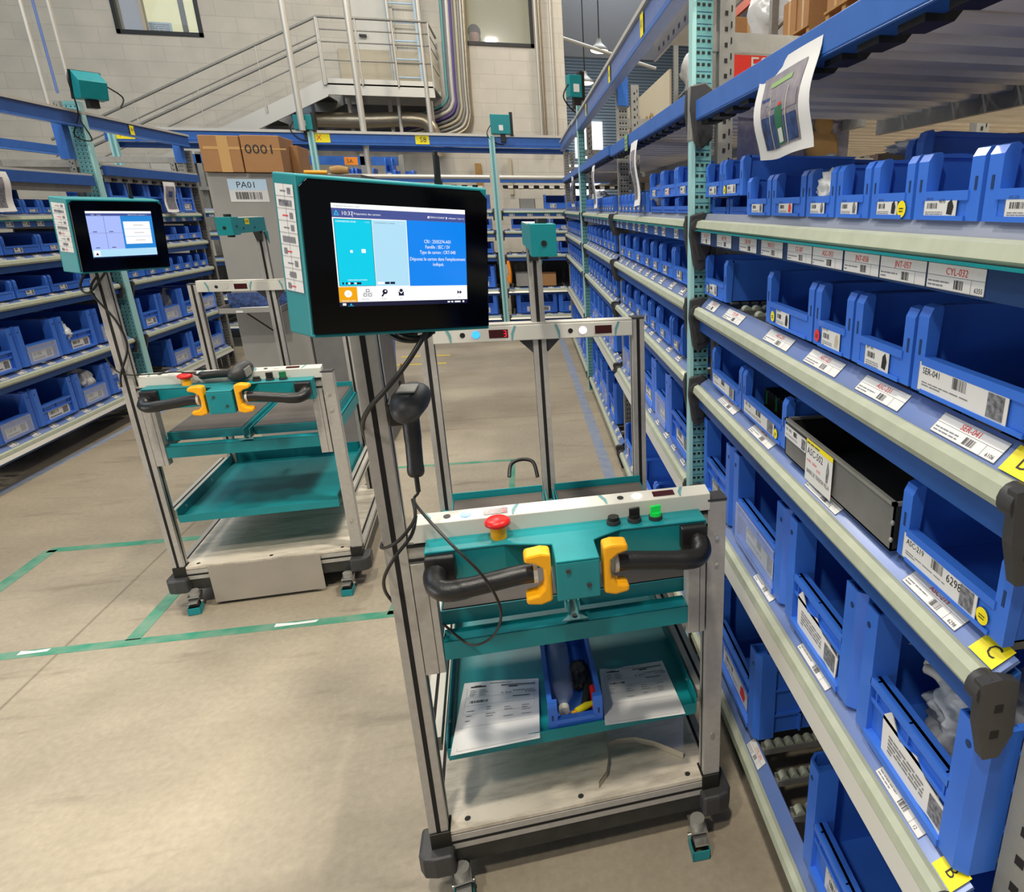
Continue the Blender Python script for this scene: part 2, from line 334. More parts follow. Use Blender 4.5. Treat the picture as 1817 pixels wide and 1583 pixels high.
# ------------------------------------------------------------------ room
struct(MB().box((-9, -5, -.1), (12, 26, 0), 'floor'), 'floor', 'worn beige grey concrete warehouse floor')
WY = 12.0; WXR = .82
w1 = (-5.27, 3.93, -4.2, 5.3); w2 = (-.69, 3.99, .37, 5.3)
wb = MB()
xs = [-9, w1[0], w1[2], w2[0], w2[2], WXR]
for i in range(5):
    a, b = xs[i], xs[i+1]
    if i == 1: wb.box((a, WY, 0), (b, WY+.25, w1[1]), 'block'); wb.box((a, WY, w1[3]), (b, WY+.25, 8), 'block')
    elif i == 3: wb.box((a, WY, 0), (b, WY+.25, w2[1]), 'block'); wb.box((a, WY, w2[3]), (b, WY+.25, 8), 'block')
    else: wb.box((a, WY, 0), (b, WY+.25, 8), 'block')
struct(wb, 'wall_back', 'cream painted concrete block wall with two internal windows')
struct(MB().box((WXR-.2, WY+.25, 0), (WXR, 22, 8), 'block'), 'wall_side', 'side face of the block built office')
struct(MB().box((-9.2, -5, 0), (-9, WY, 8), 'corr'), 'wall_left')
struct(MB().box((WXR, 24, 0), (12, 24.2, 9), 'corr'), 'wall_far', 'grey corrugated cladding wall far beyond the corner')
struct(MB().box((11.8, -5, 0), (12, 24, 9), 'corr'), 'wall_right')
rf = MB()
rf.box((-9.2, -5, 8), (WXR, 24.2, 8.1), 'roof')
for i, (a, b) in enumerate(((0.82, 1.75), (2.9, 5.0), (6.1, 12))): rf.box((a, -5, 8), (b, 24.2, 8.1), 'roof')
for a, b in ((1.75, 2.9), (5.0, 6.1)):
    for c, d in ((-5, 3), (6, 13), (17.5, 24.2)): rf.box((a, c, 8), (b, d, 8.1), 'roof')
struct(rf, 'ceiling', 'grey corrugated warehouse roof with skylights')
for i, (a, b) in enumerate(((1.75, 2.9), (5.0, 6.1))):
    for c, d in ((3, 6), (13, 17.5)): struct(MB().box((a, c, 8.02), (b, d, 8.06), 'day'), 'window_%d' % (10+i*2+(c > 5)), 'bright skylight strip in the warehouse roof')
# roof trusses in the hall
for y in (14.5, 18.5, 22.5):
    t = MB(); t.box((WXR, y-.06, 7.0), (11.8, y+.06, 7.1), 'steeld'); t.box((WXR, y-.06, 7.8), (11.8, y+.06, 7.9), 'steeld')
    for k in range(11): t.tube([(WXR+k, y, 7.05), (WXR+.5+k, y, 7.85), (WXR+1+k, y, 7.05)], .03, 'steeld', 6)
    tag(t.build('roof_truss'), 'dark steel lattice roof truss %s' % {14.5: 'nearest the block wall corner', 18.5: 'between the other two trusses', 22.5: 'nearest the far cladding wall'}[y], 'roof truss', 'roof trusses')
# windows
def window(n, x0, z0, x1, z1, back, label):
    f = MB(); t = .05
    for a, b in (((x0, z0), (x1, z0+t)), ((x0, z1-t), (x1, z1)), ((x0, z0), (x0+t, z1)), ((x1-t, z0), (x1, z1))):
        f.box((a[0], WY-.02, a[1]), (b[0], WY+.12, b[1]), 'black')
    if n == 1: f.box((x0+.33, WY+.01, z0), (x0+.37, WY+.08, z1), 'pcream')
    o = struct(f, 'window_%d' % n, label)
    MB().box((x0+t, WY+.04, z0+t), (x1-t, WY+.05, z1-t), 'pane').build('window_pane', o)
    MB().box((x0-.1, WY+1.2 if n == 1 else WY+.85, z0-.6), (x1+.1, WY+1.25 if n == 1 else WY+.9, z1+.4), back).build('room_backdrop', o)
    return o
window(1, w1[0], w1[1], w1[2], w1[3], 'lit', 'internal office window with dark frame and a pale lit room behind')
window(2, w2[0], w2[1], w2[2], w2[3], 'khaki', 'internal office window with dark frame and khaki blind')
q = MB(); q.box((-4.95, WY+.2, 3.99), (-4.66, WY+.21, 4.13), 'ltb'); q.lines(FRONT(-4.94, WY+.199, 4.0), 0, 0, .26, .12, 'inkg', 5)
tag(q.build('notice_sheet'), 'small printed sheet behind the lit office window', 'notice')
q = MB().box((-4.56, WY+.3, 3.9), (-4.5, WY+.34, 4.9), 'char'); tag(q.build('blind_slat'), 'dark upright slat inside the lit office window', 'blind')
# seated person behind the right-hand window
p = bpy.data.meshes.new('person'); pv = [(0, 0, -.55), (0, 0, -.2), (0, 0, -.02), (0, -.01, .07), (0, -.03, .17), (0, -.03, .27), (.19, 0, -.06), (.24, -.08, -.35), (-.19, 0, -.06), (-.24, -.08, -.35)]
p.from_pydata(pv, [(0, 1), (1, 2), (2, 3), (3, 4), (4, 5), (2, 6), (6, 7), (2, 8), (8, 9)], []); po = bpy.data.objects.new('person', p); C.objects.link(po)
sk = po.modifiers.new('skin', 'SKIN'); po.modifiers.new('sub', 'SUBSURF').levels = 2
for i, r in enumerate((.15, .15, .13, .055, .09, .075, .06, .05, .06, .05)): p.skin_vertices[0].data[i].radius = (r, r*.85)
p.skin_vertices[0].data[0].use_root = True; p.materials.append(M['skin']); po.location = (-.53, WY+.48, 4.02)
tag(po, 'person with dark hair sitting behind the right-hand office window', 'person')
h = MB(); h.ell((0, .02, .25), (.1, .11, .11), 'hair'); h.ell((0, .06, .18), (.09, .07, .12), 'hair'); h.build('hair', po)
h = MB(); h.prism([(-.27, -.5), (.27, -.5), (.24, -.03), (.1, .03), (-.1, .03), (-.24, -.03)], 'y', -.15, .15, 'shirt'); h.build('shirt', po, bevel=.03)
# ------------------------------------------------------------------ pendant lamps in the hall
for i, (x, z) in enumerate(((1.83, 4.78), (1.55, 4.25))):
    y = (16, 16.5)[i]; t = thing('pendant_lamp', ['upper', 'lower'][i]+' bright bell-shaped pendant lamp hanging in the far hall', 'lamp', (x, y, z), 0, 'pendant lamps in the hall')
    MB().lathe([(.04, .22), (.06, .14), (.13, .08), (.22, .0), (.215, -.01), (.03, .1)], (0, 0, 0), 'steel').build('lamp_shade', t)
    MB().ell((0, 0, 0), (.19, .19, .05), 'lampglow').build('bulb', t); MB().cyl((0, 0, .2), (0, 0, 8-z), .012, 'black', 6).build('cable', t)
# bright openings and partition far away
struct(MB().box((1.85, 23.9, 3.2), (2.75, 23.97, 4.3), 'day'), 'window_3', 'blazing daylight opening in the far wall')
struct(MB().box((1.55, 23.9, 1.6), (2.75, 23.97, 3.0), 'day'), 'window_4', 'lower daylight opening in the far wall')
tag(MB().box((1.2, 17.9, 5.0), (3.4, 18.0, 6.25), 'partd').build('partition_panel'), 'grey hanging partition sheet under the hall roof', 'partition')
tag(MB().tube([(1.0, 15.8, 4.95), (3.0, 15.8, 4.45)], .035, 'white', 8).build('roof_pipe'), 'white pipe sloping across the far hall', 'pipe')
# ------------------------------------------------------------------ floor tape
def tape(x0, y0, x1, y1, w, m, label, cat='floor tape', grp='green floor tape lines'):
    a, b = V((x0, y0, 0)), V((x1, y1, 0)); d = (b-a).normalized(); n = V((-d.y, d.x, 0))*w/2
    vs = [a-n, b-n, b+n, a+n]; t = MB(); t.add([v+V((0, 0, .0012)) for v in vs]+vs, [(0, 1, 2, 3), (4, 5, 1, 0), (5, 6, 2, 1), (6, 7, 3, 2), (7, 4, 0, 3)], m)
    tag(t.build('floor_tape'), label, cat, grp); return t
tape(-3.6, 2.72, -.2, 2.69, .05, 'tapeg', 'long green floor tape line running across in front of both carts')
tape(-1.66, 2.72, -1.66, 3.15, .055, 'tapeg', 'short green floor tape line running back from the long line to the left cart wheel')
tape(-2.48, 3.67, -1.2, 3.66, .05, 'tapeg', 'green floor tape line left of the left cart, parallel to the long one')
tape(-2.47, 3.67, -2.47, 2.9, .06, 'tapeg', 'green floor tape line at the far left joining the two cross lines')
tape(-.66, 2.69, -.62, 3.3, .055, 'tapeg', 'short green floor tape line behind the left post of the near cart')
tape(-1.3, 4.53, -.16, 4.51, .035, 'tapeg', 'thin worn green floor tape line seen beyond the near cart trays')
tape(-.18, 4.5, -.18, 3.7, .035, 'tapeg', 'thin worn green floor tape turning towards the near cart')
tape(.455, 2.5, .40, 9.3, .075, 'tapeb', 'faded blue floor line along the foot of the right rack', 'floor line', 'blue floor lines')
tape(-3.28, 4.0, -3.05, 8.2, .06, 'tapeb', 'faded blue floor line along the foot of the left rack', 'floor line', 'blue floor lines')
tape(-1.5, 8.3, -.95, 8.3, .06, 'tapey', 'short yellow floor line far behind the handheld scanner, farther of two', 'floor line', 'yellow floor lines')
tape(-1.5, 7.85, -.95, 7.85, .06, 'tapey', 'short yellow floor line far behind the handheld scanner, nearer of two', 'floor line', 'yellow floor lines')
for x, y, l in ((-2.05, 2.715, .1), (-1.13, 2.705, .16)):
    s = MB(); s.add([(0, -.012, 0), (l, -.008, 0), (l*1.05, .01, 0), (l*.5, .006, 0), (0, .014, 0)], [(0, 1, 2, 3, 4)], 'paper')
    tag(s.build('paint_scuff', None, (x, y, .0018)), 'white scuff on the long green floor tape, %s' % ('left one' if x < -1.5 else 'right one'), 'mark')
# ------------------------------------------------------------------ label cards
CODES = ['JNT-', 'ASC-', 'CYL-', 'SER-', 'KIS-']
def card(mb, fr, w, h, style, seed=1, code=None, num=None):
    r = random.Random(seed)
    mb.rect(fr, 0, 0, w, h, 'card', .0005)
    for a, b, c_, d_ in ((0, 0, w, .0008), (0, h-.0008, w, h), (0, 0, .0008, h), (w-.0008, 0, w, h)): mb.rect(fr, a, b, c_, d_, 'inkg', .0007)
    if style == 'bin':
        mb.text(fr, w*.06, h*.78, h*.12, code or '%s%03d' % (r.choice(CODES), r.randint(10, 600)), 'ink')
        if num: mb.text(fr, w*.46, h*.66, h*.18, num, 'ink')
        mb.bars(fr, w*.1, h*.42, w*.42, h*.66, 'ink', 11, seed=seed)
        mb.lines(fr, w*.06, h*.08, w*.6, h*.34, 'inkg', 3, seed=seed)
        mb.rect(fr, w*.68, h*.12, w*.95, h*.86, 'card', .0007); mb.poly(fr, [(w*.72, h*.2), (w*.88, h*.16), (w*.92, h*.5), (w*.84, h*.82), (w*.74, h*.66)], r.choice(['pict', 'ink', 'pcream', 'redink', 'pict']), .0010)
    elif style == 'long':
        mb.text(fr, w*.05, h*.62, h*.22, code, 'ink'); mb.bars(fr, w*.42, h*.5, w*.58, h*.86, 'ink', 12, seed=seed)
        mb.lines(fr, w*.05, h*.22, w*.62, h*.4, 'inkg', 2, seed=seed)
        if num: mb.text(fr, w*.62, h*.5, h*.3, num, 'ink')
        mb.rect(fr, w*.8, h*.12, w*.96, h*.85, 'pict', .001)
    elif style == 'rail':
        mb.rect(fr, w*.0, h*.52, w, h*.54, 'inkg', .0008); mb.rect(fr, w*.78, 0, w*.785, h*.52, 'inkg', .0008)
        mb.text(fr, w*.34, h*.6, h*.28, code or '%s%03d' % (r.choice(CODES), r.randint(10, 600)), 'redink')
        mb.bars(fr, w*.5, h*.1, w*.66, h*.44, 'ink', 10, seed=seed); mb.lines(fr, w*.03, h*.12, w*.42, h*.42, 'inkg', 2, seed=seed)
        if num: mb.text(fr, w*.84, h*.1, h*.18, num, 'ink')
    else:
        mb.bars(fr, w*.08, h*.5, w*.5, h*.85, 'ink', 7, seed=seed); mb.rect(fr, w*.06, h*.15, w*.6, h*.3, 'inkg', .0008); mb.rect(fr, w*.68, h*.15, w*.93, h*.85, 'pict', .001)
    return mb
# ------------------------------------------------------------------ bins (local: front faces -Y, origin bottom front centre)
CACHE = {}
def pick_bin_mesh(w, h, d, m='bin'):
    k = ('p', round(w, 3), round(h, 3), round(d, 3), m)
    if k in CACHE: return CACHE[k]
    b = MB(); x = w/2; t = .003; f = min(.026, w*.17); lo = h*.42
    b.box((-x+.006, .01, 0), (x-.006, d, t), m)
    b.box((-x+.004, d-t, 0), (x-.004, d, h*.98), m)
    for s in (-1, 1):
        b.prism([(.02, 0), (d, 0), (d, h*.98), (.05, h), (.02, h*.97)], 'x', s*(x-.006), s*(x-.006-t), m)
        b.prism([(.0, .0), (.016, 0), (.022, h*.96), (.018, h), (.006, h*.97), (.0, h*.86)], 'x', s*x, s*(x-f), m)
        b.box((s*x, .018, h*.93), (s*(x-.012), d, h*.985), m)
        b.box((s*(x-f*.35), -.0006, h*.42), (s*(x-f*.55), .004, h*.6), 'navy')
    b.box((-x+f, .001, 0), (x-f, .008, lo-.008), m); b.box((-x+f-.003, -.002, lo-.012), (x-f+.003, .014, lo), m)
    b.box((-x+f+.001, -.003, 0), (x-f-.001, .0, .006), m)
    CACHE[k] = b.mesh('bin_tub'); return CACHE[k]
def tote_mesh(w, h, d, m='bin', clearf=False):
    k = ('t', round(w, 3), round(h, 3), round(d, 3), m, clearf)
    if k in CACHE: return CACHE[k]
    b = MB(); x = w/2; f = min(.06, w*.16); md = h*.5; t = .004
    b.box((-x+.01, .02, .01), (x-.01, d, .015), m); b.box((-x+.008, d-t, .01), (x-.008, d, h*.97), m)
    for s in (-1, 1):
        o = s*x; i = s*(x-f)
        b.box((s*(x-.012), .05, .01), (s*(x-.012-t), d, h*.97), m)
        b.box((s*(x-.003), .062, h*.93), (s*(x-.018), d, h*.975), m)
        for z in (.25, .55, .8): b.box((s*(x-.002), .06, h*z), (s*(x-.014), d, h*z+.006), m)
        for y in (.3, .6, .9): b.box((s*(x-.002), d*y, .01), (s*(x-.014), d*y+.006, h*.95), m)
        # hollow front column
        b.prism([(i, 0), (i, .05), (i+s*.006, .05), (i+s*.006, .006), (o-s*.02, .006), (o-s*.006, .02), (o-s*.006, .06), (o, .06), (o, .016), (o-s*.016, 0)], 'z', 0, h, m)
        b.box((i+s*.002, .003, .002), (o-s*.02, .046, h-.022), m)
        b.cyl((s*(x-f*.5), -.001, h*.86), (s*(x-f*.5), .004, h*.86), .006, 'navy', 10)
    b.box((-x+f, .012, 0), (x-f, .018, md), m)
    b.box((-x+f-.002, .0, md-.014), (x-f+.002, .03, md), m); b.box((-x+f-.002, .004, md-.05), (x-f+.002, .02, md-.042), m)
    b.box((-x+f-.002, -.004, 0), (x-f+.002, .02, .014), m)
    for kx in (-.3, 0, .3): b.box((kx*w-.002, .006, md-.05), (kx*w+.002, .018, md), m)
    CACHE[k] = b.mesh('bin_tub'); return CACHE[k]
def tote_panel(w, h): return (w-2*min(.06, w*.16))
def add_bin(kind, loc, rz, w, h, d, label, group, seed, m='bin', lab=True, style=None, code=None, num=None, sticker=None, near=False, clearf=False):
    t = thing('storage_bin' if kind == 'p' else 'storage_tote', label, 'storage bin', loc, rz, group)
    if kind == 'p':
        place(pick_bin_mesh(w, h, d, m), 'bin_tub', t)
        lw = min(w*.52, .08) if not style == 'long' else w*.72; lh = h*.34; lx, lz, ly = -lw*.6, h*.025, -.0012
        if w*.52 > .08 and style != 'long': lx = -w*.24
    else:
        place(tote_mesh(w, h, d, m), 'bin_tub', t); pw = tote_panel(w, h)
        lw = pw*.72; lh = h*.24; lx, lz, ly = -lw*.45, h*.06, .0112
        if clearf: MB().box((-pw/2, -.006, .004), (pw/2, -.002, h*.46), 'clear').build('clear_front', t)
    if lab:
        key = ('l', round(lw, 3), round(lh, 3), style, code, num, seed % 5 if not near else seed, near)
        if key not in CACHE: CACHE[key] = card(MB(), FRONT(0, 0, 0), lw, lh, style or ('bin' if near else 'tiny'), seed, code, num).mesh('label_card')
        place(CACHE[key], 'label_card', t, (lx, ly, lz))
    if sticker:
        s = MB(); s.disc(FRONT(0, 0, 0), 0, 0, .012 if kind == 'p' else .012, sticker, .0016); s.lines(FRONT(-.006, 0, -.004), 0, 0, .012, .008, 'ink', 2, .0019)
        s.build('round_sticker', t, (lx-.02 if kind == 'p' and lx-.03 > -w/2 else lx+lw+.013, ly, h*.16))
    return t
# ------------------------------------------------------------------ racks
RL = dict(enumerate([None, (1.613, 1.635, .088), (1.352, 1.397, .118), (1.098, 1.13, .118), (.71, .735, .255), (.15, .19, .29)]))
LL = dict(enumerate([None, (1.60, 1.62, .09), (1.335, 1.37, .118), (1.075, 1.10, .118), (.635, .67, .26), (.23, .27, .25)]))
ROWN = [None, 'top', 'second', 'third', 'fourth', 'bottom']
def shelf(loc, rz, L, row, lv, label, group, near=False, cards=None, depth=.62, white=False, tab=None, back=True):
    e = lv[row][0]; dz = lv[row][1]-e; t = thing('flow_shelf', label, 'shelf', (loc[0], loc[1], e), rz, group); h = L/2
    dk = dz-.012
    if row == 1:
        MB().box((-h, .014, -.066), (h, .03, -.02), 'navy' if near else 'beamd').build('front_beam', t)
        b = MB(); b.prism([(0, -.018), (.008, -.024), (.03, -.024), (.034, .0), (.02, .004), (.006, .0)], 'x', -h, h, 'cream'); b.prism([(-.001, -.024), (.03, -.024), (.03, -.028), (-.001, -.028)], 'x', -h, h, 'teal'); b.build('front_bumper', t)
        MB().prism([(.03, 0), (.04, dz), (depth, dz), (depth, -.02), (.03, -.02)], 'x', -h, h, 'deck').build('shelf_deck', t)
        fr = (V((-h, .0138, -.063)), V((1, 0, 0)), V((0, 0, 1))); lh = .033
    else:
        MB().prism([(.02, -.028), (.02, -.075), (.06, -.075), (.06, .0)], 'x', -h, h, 'beamd').build('front_beam', t)
        b = MB(); b.prism([(-.004, -.02), (.004, -.032), (.022, -.03), (.024, .0), (.012, .004), (.0, -.002)], 'x', -h, h, 'cream'); b.build('front_bumper', t)
        a, c = (.022, .001), (.052, max(dk, .018))
        MB().prism([a, c, (c[0]+.003, c[1]-.004), (.024, -.006)], 'x', -h, h, 'chan').build('label_channel', t)
        vv = V((0, c[0]-a[0], c[1]-a[1])).normalized(); fr = (V((-h, a[0], a[1]))+vv*.004+V((0, -.0006, .0006)), V((1, 0, 0)), vv); lh = .033
        if white: MB().prism([(-.003, -.022), (-.020, -.044), (-.018, -.047), (.02, -.047), (.02, -.044), (-.015, -.044), (.001, -.024)], 'x', -h, h, 'alul').build('metal_trim', t)
        if near:
            n = int(L/.115)
            key = ('track', depth, dk)
            if key not in CACHE:
                b = MB(); b.box((-.016, .06, dk-.02), (-.013, depth, dk-.002), 'steel'); b.box((.013, .06, dk-.02), (.016, depth, dk-.002), 'steel'); b.box((-.016, .06, dk-.022), (.016, depth, dk-.02), 'steel')
                y = .08
                while y < depth-.01: b.cyl((-.012, y, dk-.003), (.012, y, dk-.003), .0125, 'cream', 10); y += .03
                CACHE[key] = b.mesh('roller_track')
            for i in range(n): place(CACHE[key], 'roller_track', t, (-h+.06+i*(L-.12)/(n-1), 0, 0))
        else:
            b = MB(); y = .07; n = max(2, int(L/.16))
            for i in range(n): x = -h+.05+i*(L-.1)/(n-1); b.box((x-.014, .06, dk-.02), (x+.014, depth, dk-.001), 'steel')
            b.build('roller_bed', t)
        MB().box((-h, depth, -.06), (h, depth+.03, 0), 'steeld').build('rear_beam', t)
        if row == 5 and back: MB().box((-h, .72, -e), (h, .73, (1.5 if back is True else back)-e), 'steeld').build('added_back_panel', t)  # added sheet closing the open back so no light comes through
    for s in (-1, 1):
        b = MB(); b.prism([(-.008, .004), (.02, .008), (.045, .0), (.05, -.08), (.035, -.115), (.012, -.115), (-.004, -.06)], 'x', s*h, s*(h+.016), 'char'); b.cyl((s*(h-.012), .010, -.014), (s*(h+.012), .010, -.014), .021, 'char', 14)
        for z in (-.03, -.07): b.box((s*(h+.0162), .016, z), (s*(h+.0168), .028, z-.012), 'slot')
        b.build('end_cap', t, bevel=.003)
    r = random.Random(int(L*100)+row)
    if cards is None:
        cards = []; x = .08
        while x < L-.1: cards.append((x, .07, None, None)); x += r.uniform(.14, .24)
    for (x, wd, code, num) in cards:
        if near: m = card(MB(), fr, wd, lh, 'rail', int(x*100), code, num).mesh('shelf_label')
        else:
            k = ('sl', row == 1, round(dk, 3), L, r.randint(0, 2))
            if k not in CACHE: CACHE[k] = card(MB(), fr, wd, lh, 'tiny', k[4]).mesh('shelf_label')
            m = CACHE[k]
        place(m, 'shelf_label', t, tuple(V(fr[1])*x))
    if tab:
        b = MB(); b.rect(fr, L-.056, -.002, L-.008, .036, 'ylab', .002); b.text(fr, L-.038, .008, .02, tab, 'ink', .0025)
        b.build('yellow_tab', t)
    return t
def perforated(b, x, y0, y1, z0, z1, m, face):
    """rows of punched holes as dark insets on a face: face '-y' at y=y0 spans x; '-x' at x"""
    z = z0
    while z < z1:
        if face == '-y':
            w = y1-x
            for f in (.2, .45, .78): b.box((x+w*f-.004, y0-.0006, z), (x+w*f+.006, y0+.002, z+.008), 'slot')
            b.box((x+w*.1, y0-.0006, z+.0145), (x+w*.9, y0+.001, z+.0165), 'navy')
        z += .03
def upright(loc, rz, top, label, group, depth=.95, front='tealp', edge='teall', w=.062, cross=(.3, .9, 1.5, 2.08), rear=True, th=.022):
    # local: front faces -Y (aisle), perforated web faces local +x / -x
    t = thing('rack_upright', label, 'rack upright', loc, rz, group)
    b = MB(); b.box((-th, 0, 0), (th, .012, top), edge); b.box((-.018, .012, 0), (.018, w, top), front)
    z = .03
    while z < top-.02:
        for s in (-1, 1):
            for f in (.3, .55, .82): b.box((s*.0175, w*f-.004, z), (s*.0186, w*f+.005, z+.008), 'slot')
            b.box((s*.0175, w*.25, z+.015), (s*.0183, w*.95, z+.0168), 'navy')
        z += .03
    b.build('front_post', t)
    for y in ((w+.02, depth) if rear else (w+.02,)):
        b = MB(); b.box((-.02, y, 0), (.02, y+.045, top), 'steel'); z = .05
        while z < top-.03:
            for s in (-1, 1): b.box((s*.0196, y+.015, z), (s*.0206, y+.024, z+.012), 'slot'); b.box((s*.0196, y+.033, z+.01), (s*.0206, y+.037, z+.026), 'slot')
            z += .04
        b.build('rear_post', t)
    if rear:
        for z in cross:
            if z < top: MB().box((-.016, w, z), (.016, depth, z+.05), 'steel').build('cross_brace', t)
    return t
# ---- right rack
XS, XB = .515, .55; RZ = -PI/2
RB = [(.595, 2.10, 'near'), (2.20, 4.10, 'second'), (4.22, 6.22, 'third'), (6.45, 8.85, 'far')]
def rl(y0, lst): return [(y0-a_, a_-b_, c_, d_) for a_, b_, c_, d_ in lst]
railcards = {1: rl(2.10, [(2.07, 1.96, None, None), (1.892, 1.752, None, None), (1.682, 1.548, None, None), (1.516, 1.379, None, None), (1.352, 1.226, 'CS-307', None), (1.223, 1.095, 'ASC-053', None), (1.089, .968, 'JNT-058', None), (.965, .839, 'JNT-057', None), (.836, .713, 'CYL-032', '6355')]),
 2: rl(2.10, [(2.05, 1.95, None, None), (1.861, 1.706, None, None), (1.512, 1.357, 'ASC-229', None), (1.264, 1.113, 'ASC-221', None), (1.033, .89, 'ASC-231', None), (.802, .663, 'SER-041', '6106')]),
 3: rl(2.10, [(1.893, 1.731, None, None), (1.598, 1.438, None, None), (1.217, 1.065, 'ASC-502', None), (.824, .686, 'ASC-219', '6298')]),
 4: rl(2.10, [(1.509, 1.38, None, None), (1.196, 1.043, 'KIS-032', None), (.832, .693, 'KIS-032', '12')]),
 5: rl(2.10, [(1.5, 1.4, None, None)])}
RD = {'near': 'nearest bay', 'second': 'bay past near teal post', 'third': 'bay before far teal post', 'far': 'bay past far teal post'}
for bi, (y0, y1, nm) in enumerate(RB):
    for row in range(1, 6):
        shelf((XS, (y0+y1)/2), RZ, y1-y0, row, RL, '%s cream-edged shelf of the right rack, %s' % (ROWN[row], RD[nm]), 'flow shelves of the right rack',
              near=(bi == 0), cards=[(c[0], c[1], c[2], c[3]) for c in railcards[row]] if bi == 0 else None, white=(row == 4), tab={2: 'D', 3: 'C', 4: 'B'}.get(row) if bi == 0 else None)
upright((XS-.005, 2.15, 0), RZ, 3.1, 'pale teal perforated upright of the right rack rising right of the near cart', 'teal uprights of the right rack')
upright((XS-.005, 6.34, 0), RZ, 2.47, 'pale teal perforated upright of the right rack with a teal box on top', 'teal uprights of the right rack')
upright((XS+.045, 4.16, 0), RZ, 2.3, 'grey perforated upright of the right rack under a blue sleeve', 'grey uprights of the right rack', front='steel', edge='steel')
upright((XS+.03, 8.95, 0), RZ, 2.3, 'grey perforated upright at the far end of the right rack', 'grey uprights of the right rack', front='steel', edge='steel')
g = thing('rack_upright', 'grey upright with square holes at the bottom right corner of the photo', 'rack upright', (.60, .56, 0), RZ, 'grey uprights of the right rack')
b = MB(); b.box((-.035, 0, 0), (.035, .06, 2.2), 'steel'); z = .05
while z < 2.15: b.prism([(.026, z), (.038, z+.004), (.038, z+.02), (.026, z+.016)], 'x', -.0356, -.0345, 'slot'); b.prism([(.026, z), (.038, z+.004), (.038, z+.02), (.026, z+.016)], 'x', .0345, .0356, 'slot'); b.prism([(-.008, z), (.008, z+.004), (.008, z+.02), (-.008, z+.016)], 'y', -.0006, .001, 'slot'); z += .05
b.build('front_post', g); MB().box((-.02, .06, .55), (.02, .6, .6), 'steel').build('cross_brace', g)
# black brackets where the bays meet, running up the posts
for y, zs in ((2.15, (1.60, 1.345, 1.09, .70, 1.955)),):
    for z in zs:
        for s in (-1, 1):
            b = MB(); b.prism([(-.01, .03), (.03, .04), (.06, .02), (.055, -.11), (.02, -.14), (.0, -.12), (-.014, -.03)], 'x', s*.026, s*.044, 'char')
            tag(b.build('shelf_bracket', None, (XS, y, z), RZ, bevel=.004), 'charcoal bracket on the near teal post, %s, %s side' % ({1.60: 'top shelf', 1.345: 'second shelf', 1.09: 'third shelf', .70: 'fourth shelf', 1.955: 'blue beam above the bins'}[z], 'near' if s > 0 else 'far'), 'bracket', 'black brackets on the near teal post')
# added panels behind the bins keep the shelf interiors dark

# upper beams and slatted deck
for (y0, y1, nm, zd) in ((.3, 2.1, 'nearest bay', 1.895), (2.2, 4.12, 'bay past near teal post', 1.93), (4.22, 6.3, 'bay before far teal post', 1.945), (6.4, 8.9, 'bay past far teal post', 1.95)):
    t = thing('upper_deck', 'blue-fronted slatted deck above the right rack bins, '+nm, 'shelf', (0, (y0+y1)/2, zd), 0, 'slatted decks of the right rack'); h = (y1-y0)/2
    b = MB(); b.box((.515, -h, 0), (.53, h, .05), 'beam'); b.box((.515, -h, -.004), (.56, h, 0), 'beamd'); b.build('front_beam', t, bevel=.002)
    MB().box((1.09, -h, -.03), (1.105, h, .03), 'steel').build('rear_beam', t)
    sm = MB(); sm.prism([(-.045, .012), (-.036, 0), (.036, 0), (.045, .012), (.045, .02), (-.045, .02)], 'x', .535, 1.95, 'slat')
    sm.T = Matrix.Identity(4); sm.T = None
    me = MB()
    me.add([(.56, -.038, .012), (1.95, -.038, .012), (.56, -.03, 0), (1.95, -.03, 0), (.56, .03, 0), (1.95, .03, 0), (.56, .038, .012), (1.95, .038, .012)], [(1, 3, 2, 0), (3, 5, 4, 2), (5, 7, 6, 4)], 'slat')
    me.box((.56, -.038, .012), (1.95, .038, .016), 'slat'); me.box((.56, .038, .022), (1.95, .082, .026), 'steeld')
    for k in range(46): me.box((.58+k*.03, .045, .020), (.588+k*.03, .051, .0225), 'alul')
    me = me.mesh('deck_slat'); n = int((y1-y0-.1)/.118)
    for i in range(n): place(me, 'deck_slat', t, (0, -h+.1+i*(2*h-.2)/(n-1), .004))
    tm = MB(); tm.prism([(.532, -.014), (.575, -.012), (.59, .006), (.532, .006)], 'y', -.035, .035, 'black'); tm = tm.mesh('slat_hook')
    for i in range(n): place(tm, 'slat_hook', t, (0, -h+.16+i*(2*h-.2)/(n-1), .0))
# top rail beam: upper edge z 2.35
def beam_long(x, y0, y1, z0, z1, label, tabs=(), m='beaml', face=-1, top=True, th=.05):
    t = thing('top_rail', label, 'beam', (x, (y0+y1)/2, 0), 0, 'long blue beams over the racks'); h = (y1-y0)/2; hz = (z1-z0)
    b = MB(); b.box((0, -h, z0), (-face*th, h, z1), m); b.box((face*.004, -h, z0), (0, h, z0+hz*.16), 'beam'); b.box((face*.002, -h, z0+hz*.17), (0, h, z0+hz*.2), 'navy'); b.build('beam', t, bevel=.002)
    if top: MB().box((face*.012, -h, z1), (-face*th, h, z1+.018), 'alul').build('cable_duct', t)
    for (y, txt, mm) in tabs:
        fr = (V((face*.006, (y-(y0+y1)/2)-face*-.04*1, z0+hz*.12)), V((0, face, 0)), V((0, 0, 1)))
        q = MB(); q.rect(fr, 0, 0, .07, hz*.8, mm, 0); q.text(fr, .012, hz*.3, .03, txt, 'ink', .001); q.build('yellow_label', t)
    return t
